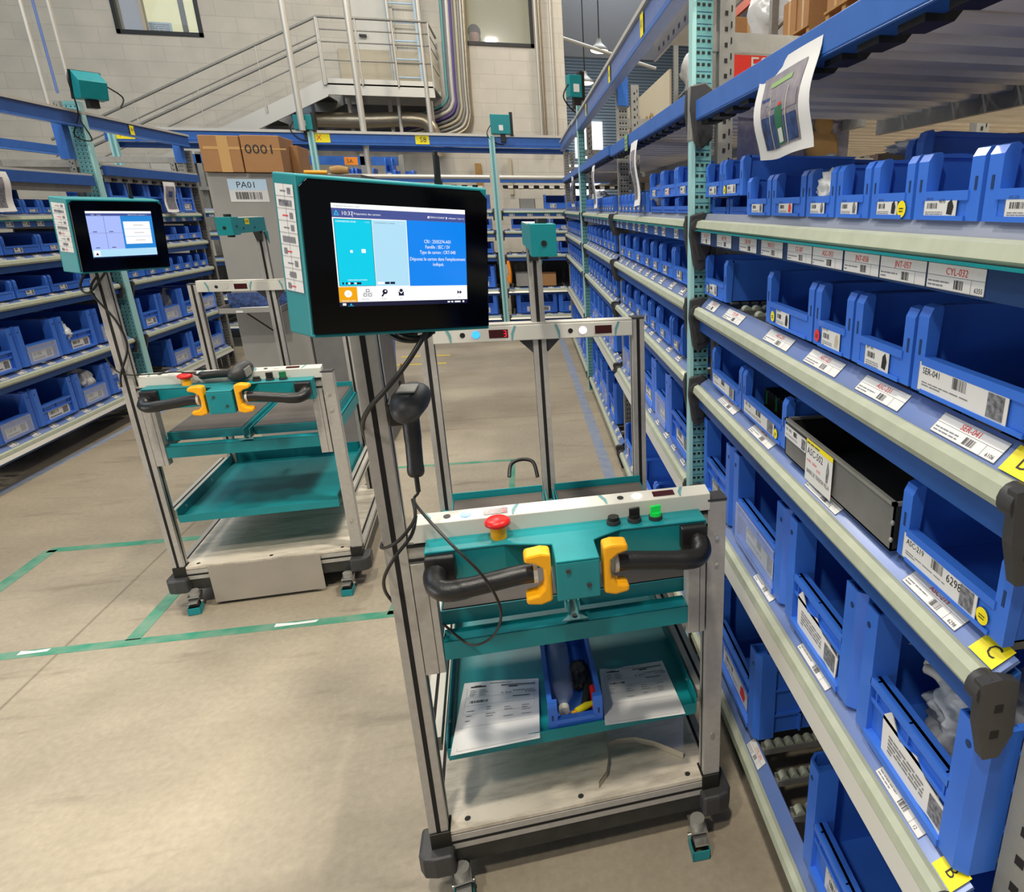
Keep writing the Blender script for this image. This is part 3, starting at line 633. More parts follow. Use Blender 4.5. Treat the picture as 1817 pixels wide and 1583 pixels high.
beam_long(XS, .6, 6.9, 2.275, 2.375, 'long pale blue beam along the top of the right rack with yellow labels', ((3.05, 'K1', 'ylab'), (4.1, 'K2', 'ylab'), (5.5, 'K3', 'ylab')))
b = MB(); b.box((XS+.12, 2.3, 2.28), (XS+.13, 3.4, 2.36), 'sheet'); b.box((XS+.13, 2.3, 2.35), (XS+.30, 3.4, 2.36), 'sheet')
for k in range(10): b.box((XS+.119, 2.35+k*.1, 2.3), (XS+.121, 2.38+k*.1, 2.315), 'slot')
tag(b.build('perforated_tray'), 'grey perforated metal tray behind the pale blue top beam', 'tray')
t = tag(MB().box((0, -.035, 0), (.06, .035, .16), 'beam').build('post_sleeve', None, (XS+.05, 4.16, 2.19), bevel=.003), 'deep blue sleeve joining a grey post to the pale blue top beam', 'post sleeve')
# small posts and beams at the far end
beam_long(XS+.02, 7.0, 9.3, 2.33, 2.42, 'pale blue beam continuing past the far teal post of the right rack')
# ---- bins of the near bay, right rack (from, to along the aisle)
G = 'blue bins on the %s shelf of the right rack'
def rb(kind, a, c, z, h, d, label, row, seed, x=XB, **k): return add_bin(kind, (x, (a+c)/2, z), RZ, abs(a-c)-.004, h, d, label, G % ROWN[row], seed, near=True, **k)
n1 = [(1.70, 1.525, 'left of two narrow bins of equal size'), (1.52, 1.325, 'right of the leftmost narrow one'), (1.32, 1.19, 'holding a clear crumpled bag'), (1.185, 1.06, 'card showing a red part'), (1.055, .93, 'card showing a black wedge and a yellow dot'), (.925, .775, 'wide, card numbered 4695'), (.77, .605, 'cut by the photo edge, card numbered 6355')]
nums = [None, None, None, None, None, '4695', '6355']; sts = [None, None, None, None, 'ylab', None, None]
for i, (a, c, l) in enumerate(n1): rb('p', a, c, 1.635, .088, .19, 'small blue bin, near top shelf, '+l, 1, 20+i, num=nums[i], sticker=sts[i])
for i, (a, c) in enumerate(((2.10, 1.92), (1.915, 1.73))):
    rb('p', a, c, 1.682, .095, .3, 'small raised blue bin beside the near teal post, %s of the pair' % ('left', 'right')[i], 1, 30+i, x=.548, sticker='ylab' if i else None)
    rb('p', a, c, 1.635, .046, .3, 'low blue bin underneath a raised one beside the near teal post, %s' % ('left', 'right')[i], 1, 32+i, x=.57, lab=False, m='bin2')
rb('p', 1.95, 1.33, 1.635, .15, .34, 'wide blue bin standing behind the small ones on the near top shelf, left one', 1, 36, x=.775, lab=False)
rb('p', 1.32, .70, 1.635, .16, .34, 'wide blue bin behind the small ones on the near top shelf, right one holding bags', 1, 37, x=.775, lab=False)
rb('p', 2.10, 1.86, 1.397, .118, .42, 'blue bin by the near teal post on the second shelf, rollers to its right', 2, 40, sticker='pcream')
rb('p', 1.525, 1.25, 1.397, .118, .42, 'blue bin right of the bare rollers on the second shelf, yellow dots', 2, 41, sticker='ylab')
rb('p', 1.245, 1.08, 1.397, .118, .42, 'blue bin on the second shelf with an orange and red dot', 2, 42, sticker='redink')
rb('p', 1.075, .885, 1.397, .118, .42, 'blue bin on the second shelf left of the SER-041 bin', 2, 43)
rb('p', .88, .605, 1.397, .125, .42, 'widest blue bin on the second shelf, long card reading SER-041', 2, 44, style='long', code='SER-041')
rb('p', 2.0, 1.69, 1.13, .118, .42, 'blue bin on the third shelf nearest the teal post', 3, 50, style='long', code='ASC-229')
rb('p', 1.685, 1.36, 1.13, .118, .42, 'blue bin on the third shelf filled with black clips', 3, 51, style='long', code='ASC-230', sticker='ylab')
rb('p', .865, .605, 1.13, .125, .42, 'blue bin right of the grey metal box, card numbered 6298', 3, 52, style='long', code='ASC-219', num='6298', sticker='ylab')
tl = ['blue tote on the fourth shelf nearest the teal post', 'blue tote on the fourth shelf with a clear front flap', 'blue tote on the fourth shelf with a torn curling card', 'big blue tote filled with bagged white fittings, fourth shelf']
for i, (a, c) in enumerate(((2.10, 1.765), (1.755, 1.325), (1.32, .955), (.95, .605))): rb('t', a, c, .735, .255, .46, tl[i], 4, 60+i, clearf=(i == 1), style='long', code='KIS-032')
rb('t', 1.95, 1.47, .19, .29, .46, 'blue tote on the bottom shelf behind the near cart post', 5, 70)
rb('t', 1.12, .70, .19, .29, .46, 'big empty blue tote on the bottom shelf, at the photo bottom edge', 5, 71)
# grey steel box ASC-502
t = thing('steel_box', 'open grey sheet-steel box with yellow-topped ASC-502 card on the third shelf', 'metal box', (XB-.005, 1.11, 1.125), RZ)
b = MB(); w_, d_, h_ = .235, .44, .085
b.box((-w_, 0, 0), (w_, .003, h_), 'sheet'); b.box((-w_, d_-.003, 0), (w_, d_, h_), 'steeld'); b.box((-w_, 0, 0), (-w_+.003, d_, h_), 'steeld'); b.box((w_-.003, 0, 0), (w_, d_, h_), 'steeld'); b.box((-w_, 0, 0), (w_, d_, .003), 'steeld')
for z in (.02, .05): b.ell((w_-.001, 0, z), (.004, .004, .005), 'steel', 8, 4)
b.build('box_body', t)
b = MB(); b.box((-w_-.002, -.004, h_-.005), (w_+.002, .004, h_+.001), 'steel'); b.box((-w_-.002, -.004, h_-.005), (-w_+.004, d_, h_+.001), 'steel'); b.box((w_-.004, -.004, h_-.005), (w_+.002, d_, h_+.001), 'steel'); b.build('rolled_rim', t)
card(MB(), FRONT(0, 0, 0), .12, .03, 'long', 5, 'ASC-502', None).build('label_card', t, (-.23, -.0045, .045))
b = MB(); F0 = FRONT(0, 0, 0); b.rect(F0, 0, 0, .125, .088, 'card'); b.rect(F0, 0, .078, .125, .088, 'ylab', .001); b.lines(F0, .004, .080, .12, .087, 'pictb', 1, .0012, 3)
b.text(F0, .006, .058, .015, 'ASC-502', 'ink'); b.text(F0, .006, .042, .008, 'code carnaval'[:5]+' casier', 'redink', w=.05); b.text(F0, .055, .034, .007, '6101', 'redink'); b.text(F0, .008, .018, .009, 'BARRE DE TENSION VILLA', 'ink', w=.108)
b.poly(F0, [(.1, .03), (.108, .03), (.112, .055), (.106, .075), (.1, .055)], 'pict', .0012); b.build('large_card', t, (-.105, -.0055, -.006))
# fill: black clips, bags
def crumple(name, loc, r, m, label, cat='plastic bag', grp=None, seed=1, amp=.35, rz=0, sub=2, kids=None):
    import bmesh
    from mathutils import noise as NZ
    bm = bmesh.new(); bmesh.ops.create_icosphere(bm, subdivisions=sub+2, radius=1); rr = random.Random(seed); o_ = Vector((seed*3.1, seed*1.7, 0))
    for v in bm.verts:
        n_ = v.co.copy(); k = 1+amp*(.9-2.4*abs(NZ.noise(n_*1.6+o_)))+amp*.7*(.3-abs(NZ.noise(n_*4.3+o_))*1.6)+amp*.25*NZ.noise(n_*11+o_); v.co = Vector((v.co.x*r[0]*k, v.co.y*r[1]*k, v.co.z*r[2]*k))
    me = bpy.data.meshes.new(name); bm.to_mesh(me); bm.free(); me.materials.append(M[m])
    for p_ in me.polygons: p_.use_smooth = True
    o = place(me, name, None, loc, rz); tag(o, label, cat, grp); return o
b = MB(); rr = random.Random(3)
def clips(loc, label):
    t = thing('clip_pile', label, 'clips', loc, RZ)
    for i in range(9):
        b = MB(); x = -.1+i*.024; b.box((x, 0, 0), (x+.004, .25, .07), 'black'); b.box((x, 0, .066), (x+.018, .25, .07), 'black'); b.box((x+.012, 0, .03), (x+.016, .25, .07), 'greend' if i % 3 == 0 else 'black'); b.build('clip', t)
clips((XB+.04, 1.52, 1.137), 'stack of black profile clips inside a third shelf bin')
crumple('plastic_bag', (XB+.06, 1.255, 1.68), (.05, .045, .04), 'bagw', 'crumpled clear bag poking out of a small top shelf bin', seed=4)
crumple('plastic_bag', (.80, 1.80, 1.762), (.015, .05, .022), 'bagw', 'pointed white bag lying in the left wide bin of the near top shelf', seed=5, rz=.4)
crumple('plastic_bag', (.84, 1.42, 1.775), (.05, .08, .012), 'bagw', 'flat white bag on the right wide bin of the near top shelf', seed=6)
crumple('plastic_bag', (XB+.06, 1.60, 1.65), (.03, .03, .02), 'bagw', 'scrap of clear film in the narrow bin left of the bagged one', seed=8)
# big tote contents
crumple('plastic_bag', (XB+.17, .775, .83), (.10, .10, .085), 'bag', 'clear glossy bag of white fittings in the big fourth shelf tote', seed=9, amp=.25, sub=3)
for i in range(14):
    r_ = random.Random(80+i); a = r_.uniform(0, 6.28); p0 = V((XB+.1+r_.uniform(0, .16), .77+r_.uniform(-.12, .12), .87+r_.uniform(-.02, .035)))
    d_ = V((math.cos(a), math.sin(a), r_.uniform(-.3, .3)))*.03
    m_ = MB().tube(smooth_path([p0-d_, p0+V((0, 0, .012)), p0+d_, p0+d_+V((.01, .01, -.02))], 3), .009, 'white', 8)
    tag(m_.build('pipe_fitting'), 'bent white plastic fitting bagged in the big fourth shelf tote', 'fitting', 'white fittings in the big tote')
b = MB(); fr = (V((0, 0, 0)), V((1, 0, 0)), V((0, 1, 0))); vs = []
for i in range(7):
    for j in range(5): vs.append((i*.022, j*.022, .008*math.sin(i*.9)+.006*math.cos(j*1.3)))
b.add(vs, [(i*5+j, (i+1)*5+j, (i+1)*5+j+1, i*5+j+1) for i in range(6) for j in range(4)], 'paper', True)
b.text(fr, .085, .068, .011, 'K', 'ink', .012); b.lines(fr, .03, .02, .12, .06, 'inkg', 6, .011)
tag(b.build('delivery_note', None, (XB+.04, .86, .945), -1.2), 'curled white paper note on top of the bagged fittings', 'paper note')
# torn cards on totes
for y, l in ((1.135, 'torn curling paper card on the tote left of the big fittings tote'), (.745, 'torn paper card hanging on the front of the big fittings tote')):
    b = MB(); pts = [(0, 0), (.06, -.006), (.15, .002), (.2, -.004), (.205, .05), (.13, .058), (.1, .075), (.05, .06), (.02, .095), (-.004, .07)]
    b.poly(F0, pts, 'paper', .0); b.add([tuple(F0[0]+F0[1]*x+F0[2]*y_+V((0, .0015, 0))) for x, y_ in pts], [tuple(range(len(pts)-1, -1, -1))], 'paper')
    b.lines(F0, .02, .012, .13, .05, 'inkg', 5, .0008, 4); b.rect(F0, .145, .008, .195, .048, 'pict', .001)
    o = b.build('torn_card', None, (XB+.004, y+.1, .75), RZ); tag(o, l, 'card')
# ---- other bays of the right rack
tag(MB().box((0, -.024, 0), (.03, .024, .15), 'steel').build('post_clamp', None, (XS-.008, 2.15, 1.84), bevel=.004), 'grey clamp around the near teal post at the blue beam', 'clamp')
def fill_row(y0, y1, row, ws, tag_, side, lv, x, rz, sd, kind, far):
    r = random.Random(sd); y = y1-.03; i = 0; out = []; step = -1
    while True:
        w_ = r.choice(ws)
        if y-w_ < y0+.02: break
        out.append((y, y-w_)); y -= w_+r.choice((.004, .004, .012))
    return out
nidx = 0
for bi in (1, 2, 3):
    y0, y1, nm = RB[bi]
    for row in range(1, 6):
        kind = 'p' if row < 4 or (row == 5 and bi == 1) else 't'; ws = {1: [.115, .12, .13], 2: [.2, .25, .28], 3: [.2, .24, .28], 4: [.32, .4], 5: [.34, .42]}[row]
        e, z, h = RL[row]; h = .17 if (row == 5 and bi == 1) else h; lst = fill_row(y0, y1 if not (bi == 1 and row == 1) else y1, row, ws, '', 'r', RL, XB, RZ, bi*10+row, kind, bi > 1)
        if bi == 1 and row == 1: lst = [q for q in lst if q[1] > 3.1]
        for i, (a, c) in enumerate(lst):
            add_bin(kind, (XB, (a+c)/2, z), RZ, a-c-.004, h, .40 if row > 1 else .25, 'blue %s, right rack %s, %s shelf, %s from far end' % ('bin' if kind == 'p' else 'tote', RD[nm], ROWN[row], ORD[i]), G % ROWN[row], 100+nidx,
                    m='bin' if (nidx*7) % 5 else 'bin2', clearf=(kind == 't' and nidx % 3 == 0), sticker=None); nidx += 1
        if row in (1,) and bi == 1:
            for i, (a, c) in enumerate(((3.05, 2.78), (2.775, 2.52), (2.515, 2.22))):
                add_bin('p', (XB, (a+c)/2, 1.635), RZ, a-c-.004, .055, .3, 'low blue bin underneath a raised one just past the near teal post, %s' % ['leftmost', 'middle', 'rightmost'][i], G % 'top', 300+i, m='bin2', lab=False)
                add_bin('p', (XB-.003, (a+c)/2, 1.692), RZ, a-c-.004, .1, .3, 'blue bin raised on another just past the near teal post, %s of three' % ['leftmost', 'middle', 'rightmost'][i], G % 'top', 303+i, near=True)
            add_bin('p', (.8, 3.6, 1.635), RZ, .7, .13, .3, 'wide blue bin standing behind small ones in the second bay top shelf', G % 'top', 310, lab=False)
        if row == 1 and bi == 2: add_bin('p', (.8, 5.3, 1.635), RZ, .9, .13, .3, 'wide blue bin standing behind small ones before the far teal post', G % 'top', 311, lab=False)
crumple('plastic_bag', (XB+.05, 3.05, 1.70), (.04, .05, .045), 'bag', 'clear bag standing beside the raised bins past the near teal post', seed=12)
crumple('plastic_bag', (XB+.1, 5.9, 1.73), (.06, .09, .05), 'bagw', 'white bag on the bins just before the far teal post', seed=13)
# ------------------------------------------------------------------ left rack (faces +X)
XL = -3.2; LZ = PI/2; XLB = XL-.035
LBAY = [(4.25, 6.36, 'near'), (6.54, 8.15, 'far')]
LD = {'near': 'left of the teal post', 'far': 'right of the teal post'}
for bi, (y0, y1, nm) in enumerate(LBAY):
    for row in range(1, 6):
        shelf((XL, (y0+y1)/2), LZ, y1-y0, row, LL, '%s cream-edged shelf of the left rack, %s' % (ROWN[row], LD[nm]), 'flow shelves of the left rack', white=(row == 5))
lw = {('near', 1): [.2, .22, .18], ('far', 1): [.3], ('near', 2): [.42, .36], ('far', 2): [.3, .26], ('near', 3): [.4, .34], ('far', 3): [.28, .2, .16],
      ('near', 4): [.38, .42], ('far', 4): [.36, .4], ('near', 5): [.4, .44], ('far', 5): [.38, .42]}
k = 0
for bi, (y0, y1, nm) in enumerate(LBAY):
    for row in range(1, 6):
        e, z, h = LL[row]; kind = 'p' if row < 4 else 't'
        if (nm, row) == ('far', 1): h = .26; kind = 't'
        for i, (a, c) in enumerate(fill_row(y0, y1, row, lw[(nm, row)], '', '', LL, XLB, LZ, 50+bi*7+row, kind, True)):
            add_bin(kind, (XLB, (a+c)/2, z), LZ, a-c-.006, h, .45 if row > 1 else .3, 'blue %s, left rack %s, %s shelf, %s from far end' % ('bin' if kind == 'p' else 'tote', LD[nm], ROWN[row], ORD[i]), 'blue bins on the %s shelf of the left rack' % ROWN[row], 400+k, clearf=(kind == 't' and k % 2 == 0 and row > 3), m='bin' if k % 4 else 'bin2'); k += 1
add_bin('p', (XLB-.33, 5.6, 1.62), LZ, 1.0, .2, .3, 'long wide blue bin behind the small ones on the left rack top shelf', 'blue bins on the top shelf of the left rack', 500, lab=False)
for (y, z, r_, l, mm) in ((5.62, .80, (.1, .09, .1), 'clear bag of white parts heaped in a left rack fourth shelf tote', 'bagw'), (5.75, .42, (.09, .09, .09), 'white bag sticking out of a left rack bottom tote', 'bagw'), (6.1, .40, (.07, .1, .05), 'white wrapped pack in the left rack bottom tote by the cart post', 'bagw'),
        (7.35, .78, (.08, .09, .13), 'clear bag spilling from a left rack fourth shelf tote past the teal post', 'bag'), (7.3, .64, (.05, .1, .05), 'white bagged parts slumped on the left rack fourth shelf past the teal post', 'bagw'), (5.05, 1.72, (.08, .1, .06), 'shiny bag lying on small bins of the left rack top shelf', 'bag')):
    crumple('plastic_bag', (XLB-.12, y, z), r_, mm, l, seed=int(y*10))
tag(MB().box((XL-.1, 4.62, .645), (XL-.0, 4.80, .9), mat('pink', '#e05a9a', .6)).build('pink_folder'), 'bright pink box edge on the left rack at the photo left border', 'box')
upright((XL+.01, 6.45, 0), LZ, 2.41, th=.03, w=.11, label='pale teal perforated upright of the left rack with a screen on top', group='uprights of the left rack', cross=(.3, .9, 1.5, 1.95))
upright((XL-.02, 8.25, 0), LZ, 2.2, 'grey perforated upright at the far end of the left rack', 'uprights of the left rack', front='steel', edge='steel')
for y, l in ((6.35, 'near'), (8.15, 'far')):
    b = MB(); b.box((-.05, -.04, 0), (0, .04, 2.25), 'steel'); b.box((-.052, -.045, 2.02), (.002, .045, 2.25), 'beam')
    tag(b.build('rack_post', None, (XL-.9, y, 0)), 'grey rear post with blue top sleeve of the left rack, %s one' % l, 'rack upright', 'uprights of the left rack')
beam_long(XL+.0, 3.6, 8.2, 2.23, 2.325, 'long blue beam along the top of the left rack with a yellow label', ((7.05, 'W1', 'ylab'),), m='beamd', face=1)
for y, z0, l in ((6.30, 2.0, 'beside the teal post'), (8.15, 2.08, 'at the far end')): tag(MB().box((XL-.12, y-.04, z0), (XL-.055, y+.04, 2.31), 'beam').build('post_sleeve'), 'blue sleeve under the left rack top beam, '+l, 'post sleeve', 'blue sleeves of the left rack')
upright((XL-.06, 8.15, 0), LZ, 2.1, 'grey perforated upright under the far blue sleeve of the left rack', 'uprights of the left rack', front='steel', edge='steel')
beam_long(XL-.95, 3.6, 8.0, 2.12, 2.20, 'long dark blue beam behind the top of the left rack', (), m='beamd', face=1, top=False)
for y0, y1, l in ((3.6, 6.35, 'left'), (6.55, 8.2, 'right')):
    t = thing('upper_deck', 'upper deck with blue front beam over the left rack, %s of teal post' % l, 'shelf', (XL, (y0+y1)/2, 1.815 if l == 'left' else 1.90), 0, 'upper decks of the left rack'); h = (y1-y0)/2
    MB().box((-.01, -h, 0), (.02, h, .07), 'beamd').box((-.02, -h, -.05), (-.012, h, 0), 'steel').build('front_beam', t); MB().box((-.95, -h, -.02), (-.9, h, .05), 'steel').build('rear_beam', t)
    MB().box((-.95, -h, .055), (-.02, h, .065), 'slat').build('deck_sheet', t)
    MB().box((-.03, -h, .07), (.012, h, .085), 'alul').build('lighting_rail', t)
    for i in range(int((y1-y0)/.16)): MB().box((-.012, -h+.1+i*.16, -.04), (.0, -h+.16+i*.16, -.02), 'slot').build('hook_slot', t) if l == 'right' else None
tag(MB().box((XL-.6, 3.6, 1.92), (XL-.55, 6.35, 1.99), 'steel').build('grey_rail'), 'grey galvanised rail above the left rack deck', 'rail')
tag(MB().box((XL-.9, 6.5, 1.9), (XL-.0, 6.53, 1.94), 'steel').build('cross_rail'), 'grey cross rail behind the left rack teal post', 'rail')

# ------------------------------------------------------------------ back rack (faces -Y)
YB = 9.4
BL = dict(enumerate([None, (1.62, 1.65, .17), (1.37, 1.40, .12), (1.07, 1.10, .13), (.63, .66, .27), (.28, .31, .28)]))
BBAY = [(-4.35, -2.42, 'left'), (-2.3, -.36, 'middle'), (-.24, 1.6, 'right')]
k = 0
for x0, x1, nm in BBAY:
    for row in range(1, 6):
        shelf(((x0+x1)/2, YB), 0, x1-x0, row, BL, '%s shelf of the back rack, %s bay' % (ROWN[row], nm), 'flow shelves of the back rack', white=(row > 3), back=1.06)
        if nm == 'left': continue
        e, z, h = BL[row]; kind = 't' if row in (4, 5) else 'p'; ws = {1: [.36, .3], 2: [.34, .5], 3: [.42, .34], 4: [.44], 5: [.6, .56]}[row]
        for i, (a, c) in enumerate(fill_row(x0, x1, row, ws, '', '', BL, 0, 0, 90+row+int(x1*10), kind, True)):
            if any(row == r__ and c < xb_ and a > xa_ for r__, xa_, xb_ in ((1, -.03, .19), (4, -.15, .11), (4, .19, .41))): continue
            add_bin(kind, ((a+c)/2, YB+.035, z), 0, a-c-.01, h, .4, 'blue %s, back rack %s bay, %s shelf, %s from the right' % ('bin' if kind == 'p' else 'tote', nm, ROWN[row], ORD[i]), 'blue bins of the back rack', 600+k, m='bin' if k % 3 else 'bin2'); k += 1
for x, l in ((-4.42, 'leftmost'), (-2.36, 'middle'), (-.30, 'rightmost')):
    b = thing('rack_upright', 'pale teal post of the back rack, %s of three' % l, 'rack upright', (x, YB-.03, 0), 0, 'posts of the back rack')
    MB().box((-.035, 0, 0), (.035, .05, 2.5), 'teall').build('front_post', b); q = MB(); q.box((-.012, -.002, 0), (.012, 0, 2.5), 'tealp'); q.build('slot_strip', b)
t = thing('top_rail', 'long blue beam along the top of the back rack with yellow X and S8 labels', 'beam', (-1.9, YB, 2.37), 0, 'long blue beams over the racks')
b = MB(); b.box((-2.6, 0, 0), (2.55, .05, .12), 'beam'); b.box((-2.6, .1, -.06), (2.55, .15, .0), 'beamd'); b.box((-2.6, -.002, .02), (2.55, 0, .028), 'beamd'); b.build('beam', t)
MB().box((-2.6, -.02, .12), (2.55, .05, .15), 'alul').build('cable_duct', t)
for x, s, m_ in ((-2.42, 'X', 'ylab'), (-.38, 'X', 'ylab'), (.78, 'S8', 'ylab')):
    q = MB(); fr = FRONT(x-.08, -.003, .02); q.rect(fr, 0, 0, .2 if s == 'X' else .16, .1, m_, .001); q.text(fr, .05, .025, .06, s, 'redink' if s == 'X' else 'ink', .002); q.build('yellow_label', t)
for x0, x1, l in ((-2.3, -.36, 'left'), (-.24, 1.6, 'right')):
    t = thing('upper_shelf', 'upper roller shelf with light strip on the back rack, %s' % l, 'shelf', ((x0+x1)/2, YB, 1.93), 0, 'upper shelves of the back rack'); h = (x1-x0)/2
    MB().box((-h, -.03, .03), (h, .05, .07), 'beam').build('front_beam', t); MB().cyl((-h, -.02, .09), (h, -.02, .09), .028, 'alul', 10).build('light_tube', t)
    q = MB()
    for i in range(int((x1-x0)/.13)): q.box((-h+.03+i*.13, -.02, -.03), (-h+.09+i*.13, .5, .0), 'slot'); q.box((-h+.095+i*.13, -.02, -.035), (-h+.155+i*.13, .5, -.01), 'slat')
    q.build('roller_bed', t)
# second rack behind
t = thing('top_rail', 'shorter blue beam of the rack behind, with an orange label', 'beam', (-2.0, 10.6, 2.21), 0, 'long blue beams over the racks')
MB().box((-2.2, 0, 0), (.38, .05, .11), 'beam').build('beam', t); q = MB(); fr = FRONT(-.3, -.002, .0); q.rect(fr, 0, 0, .17, .1, 'olab', .001); q.text(fr, .03, .025, .05, 'SA', 'ink', .002); q.build('yellow_label', t)
for x in (-4.1, -2.1, -1.6):
    b = MB(); b.box((x, 10.6, 0), (x+.06, 10.66, 2.35), 'steel'); tag(b.build('rack_post'), 'grey post of the rack behind the back rack, %s of three' % {-4.1: 'leftmost', -2.1: 'middle', -1.6: 'rightmost'}[x], 'rack upright', 'grey posts behind the back rack')
MB_ = MB().box((-4.2, 10.5, 1.88), (-1.5, 11.0, 1.92), 'steel'); tag(MB_.build('rear_shelf'), 'grey shelf of the rack behind carrying a few blue bins', 'shelf')
for i, (x, z, w_, h) in enumerate(((-2.28, 1.93, .2, .24), (-2.04, 1.93, .24, .24), (-1.76, 1.93, .14, .16), (-1.72, 2.0, .1, .3), (-1.54, 1.93, .26, .22))): add_bin('p', (x, 10.48, z), 0, w_, h, .3, 'blue bin high on the rack behind the near monitor, %s from the left' % ORD[i], 'blue bins high behind the near monitor', 700+i)
# odd things on the back rack
for x, z, w_, h, m_, l in ((.08, 1.64, .2, .13, 'gcab', 'small grey box between blue bins on the back rack top shelf'), (-.02, .66, .24, .17, 'gcab', 'grey box of cables on the back rack fourth shelf'), (.30, .66, .2, .16, 'cardb', 'open carton of shiny parts on the back rack fourth shelf')):
    b = MB(); b.box((-w_/2, 0, 0), (w_/2, .3, .004), m_); b.box((-w_/2, 0, 0), (w_/2, .006, h), m_); b.box((-w_/2, .294, 0), (w_/2, .3, h), m_); b.box((-w_/2, 0, 0), (-w_/2+.006, .3, h), m_); b.box((w_/2-.006, 0, 0), (w_/2, .3, h), m_)
    tag(b.build('open_box', None, (x, YB-.01 if False else YB+.04, z)), l, 'box')
b = MB(); b.tube(smooth_path([(-.22, YB-.02, 1.0), (-.2, YB-.04, .85), (-.21, YB-.02, .72), (-.23, YB-.02, .8)]), .02, 'olab'); tag(b.build('orange_strap'), 'orange strap hanging on the back rack post', 'strap')
# conduits and poles rising from the back rack
for i, (px, py, px2, py2, r_, y, m_) in enumerate(((490, 0, 545, 232, .034, 9.3, 'alul'), (615, 0, 657, 330, .036, 9.5, 'alul'), (695, 0, 703, 235, .025, 11.3, 'alul'), (740, 0, 765, 235, .03, 11.0, 'alul'), (35, 0, 112, 280, .02, 9.0, 'alul'), (60, 0, 100, 165, .012, 8.2, 'beaml'), (85, 0, 120, 135, .014, 6.5, 'alul'))):
    a = onY(px2, py2, y); c = onY(px, py, y)
    x_ = (a.x+c.x)/2; tag(MB().cyl((x_, y, a.z), (x_, y, 8), r_, m_, 10).build('conduit_pole'), ['thick pale pole rising behind the cardboard boxes', 'thick pale pole rising behind the near monitor', 'thin conduit in front of the stair landing', 'pale pipe rising at the right of the landing', 'thin white cable rising above the left rack, leftmost of three', 'thin bluish cable rising above the left rack, middle of three', 'thin cable rising to the roof from the left rack screen'][i], 'conduit', 'vertical conduits')
# ------------------------------------------------------------------ staircase on the back wall
SY = 11.0
A_ = onY(580, 150, SY); B_ = onY(770, 150, SY); S0 = onY(400, 235, SY)
t = thing('staircase', 'grey metal staircase with landing and railings on the block wall', 'staircase', (0, SY, 0))
zl = A_.z; xa, xb = A_.x, B_.x; sl = (zl-S0.z)/(xa-S0.x)
b = MB(); b.box((xa, 0, zl-.12), (xb, .04, zl+.08), 'alul'); b.build('landing_beam', t); b = MB(); b.box((xa, .9, zl-.12), (xb, .94, zl+.08), 'alul'); b.build('landing_beam', t)
b = MB(); b.box((xa, 0, zl), (xb, .95, zl+.02), 'steel'); b.build('landing_floor', t)
xe = xa-3.4; ze = zl-3.4*sl
b = MB(); b.prism([(xa, zl+.08), (xa, zl-.14), (xe, ze-.14), (xe, ze+.08)], 'y', 0, .03, 'alul'); b.build('stringer', t)
b = MB(); b.prism([(xa, zl+.08), (xa, zl-.14), (xe, ze-.14), (xe, ze+.08)], 'y', .85, .88, 'steel'); b.build('stringer', t)
for i in range(9): x = xa-.2-i*.36; z = zl-.2*sl-i*.36*sl; MB().box((x-.2, .03, z-.02), (x+.12, .85, z), 'steeld').build('stair_tread', t)
hr = 1.0
for k_, f in enumerate((1.0, .72, .62, .38)):
    r_ = .017 if k_ in (0, 2) else .009
    b = MB(); b.tube([(xe, -.02, ze+.08+hr*f*.72), (xa, -.02, zl+.08+hr*f*.72)], r_, 'steel'); b.build('handrail', t)
for k_, f in enumerate((1.0, .8, .6, .3)):
    b = MB(); b.tube([(xa, -.02, zl+.08+hr*f*.72), (xb, -.02, zl+.08+hr*f*.72), (xb, .9, zl+.08+hr*f*.72)], .017 if k_ == 0 else .009, 'steel'); b.build('landing_rail', t)
for i in range(5): x = xa-.02-i*.78; z = zl-(.02+i*.78)*sl; MB().cyl((x, -.02, z), (x, -.02, z+.08+hr*.72), .02 if i == 0 else .009, 'alul', 8).build('baluster', t)
for i in range(4): x = xa+(xb-xa)*i/3; MB().cyl((x, -.02, zl), (x, -.02, zl+.08+hr*.72), .013, 'alul', 8).build('baluster', t)
for x in (xa+.15, xa+.7, xb-.12): MB().cyl((x, .5, 2.6), (x, .5, zl-.1), .03, 'alul', 8).build('support_post', t)
MB().box((xa, .96, zl), (xb, .97, zl+.62), 'pcream').build('kick_panel', t)
tag(MB().prism([(xa-1.0, 2.55), (xb+.1, 2.55), (xb+.1, zl-.12), (xa, zl-.12)], 'y', WY-.05, WY-.02, 'gcabd').build('wall_shade_sheet'), 'dark brown-grey sheet standing in for shade on the wall below the stair landing', 'sheet')  # stands in for shaded wall; the shade is put into the sheet's colour
c = onY(560, 212, 11.4); d = onY(735, 212, 11.4)
tag(MB().tube(smooth_path([(c.x-.2, 11.4, c.z), (c.x+.6, 11.4, c.z), (d.x, 11.4, d.z+.0), (d.x+.22, 11.4, d.z-.1), (d.x+.3, 11.4, d.z-.5)], 5), .1, 'duct', 14).build('spiral_duct'), 'silver spiral duct running under the stair landing and bending down', 'duct')
tag(MB().box((onY(528, 200, 11.3).x, 11.2, 2.78), (onY(557, 200, 11.3).x, 11.4, 3.12), 'ltb').build('junction_box'), 'pale blue-grey wall box left of the spiral duct', 'junction box')
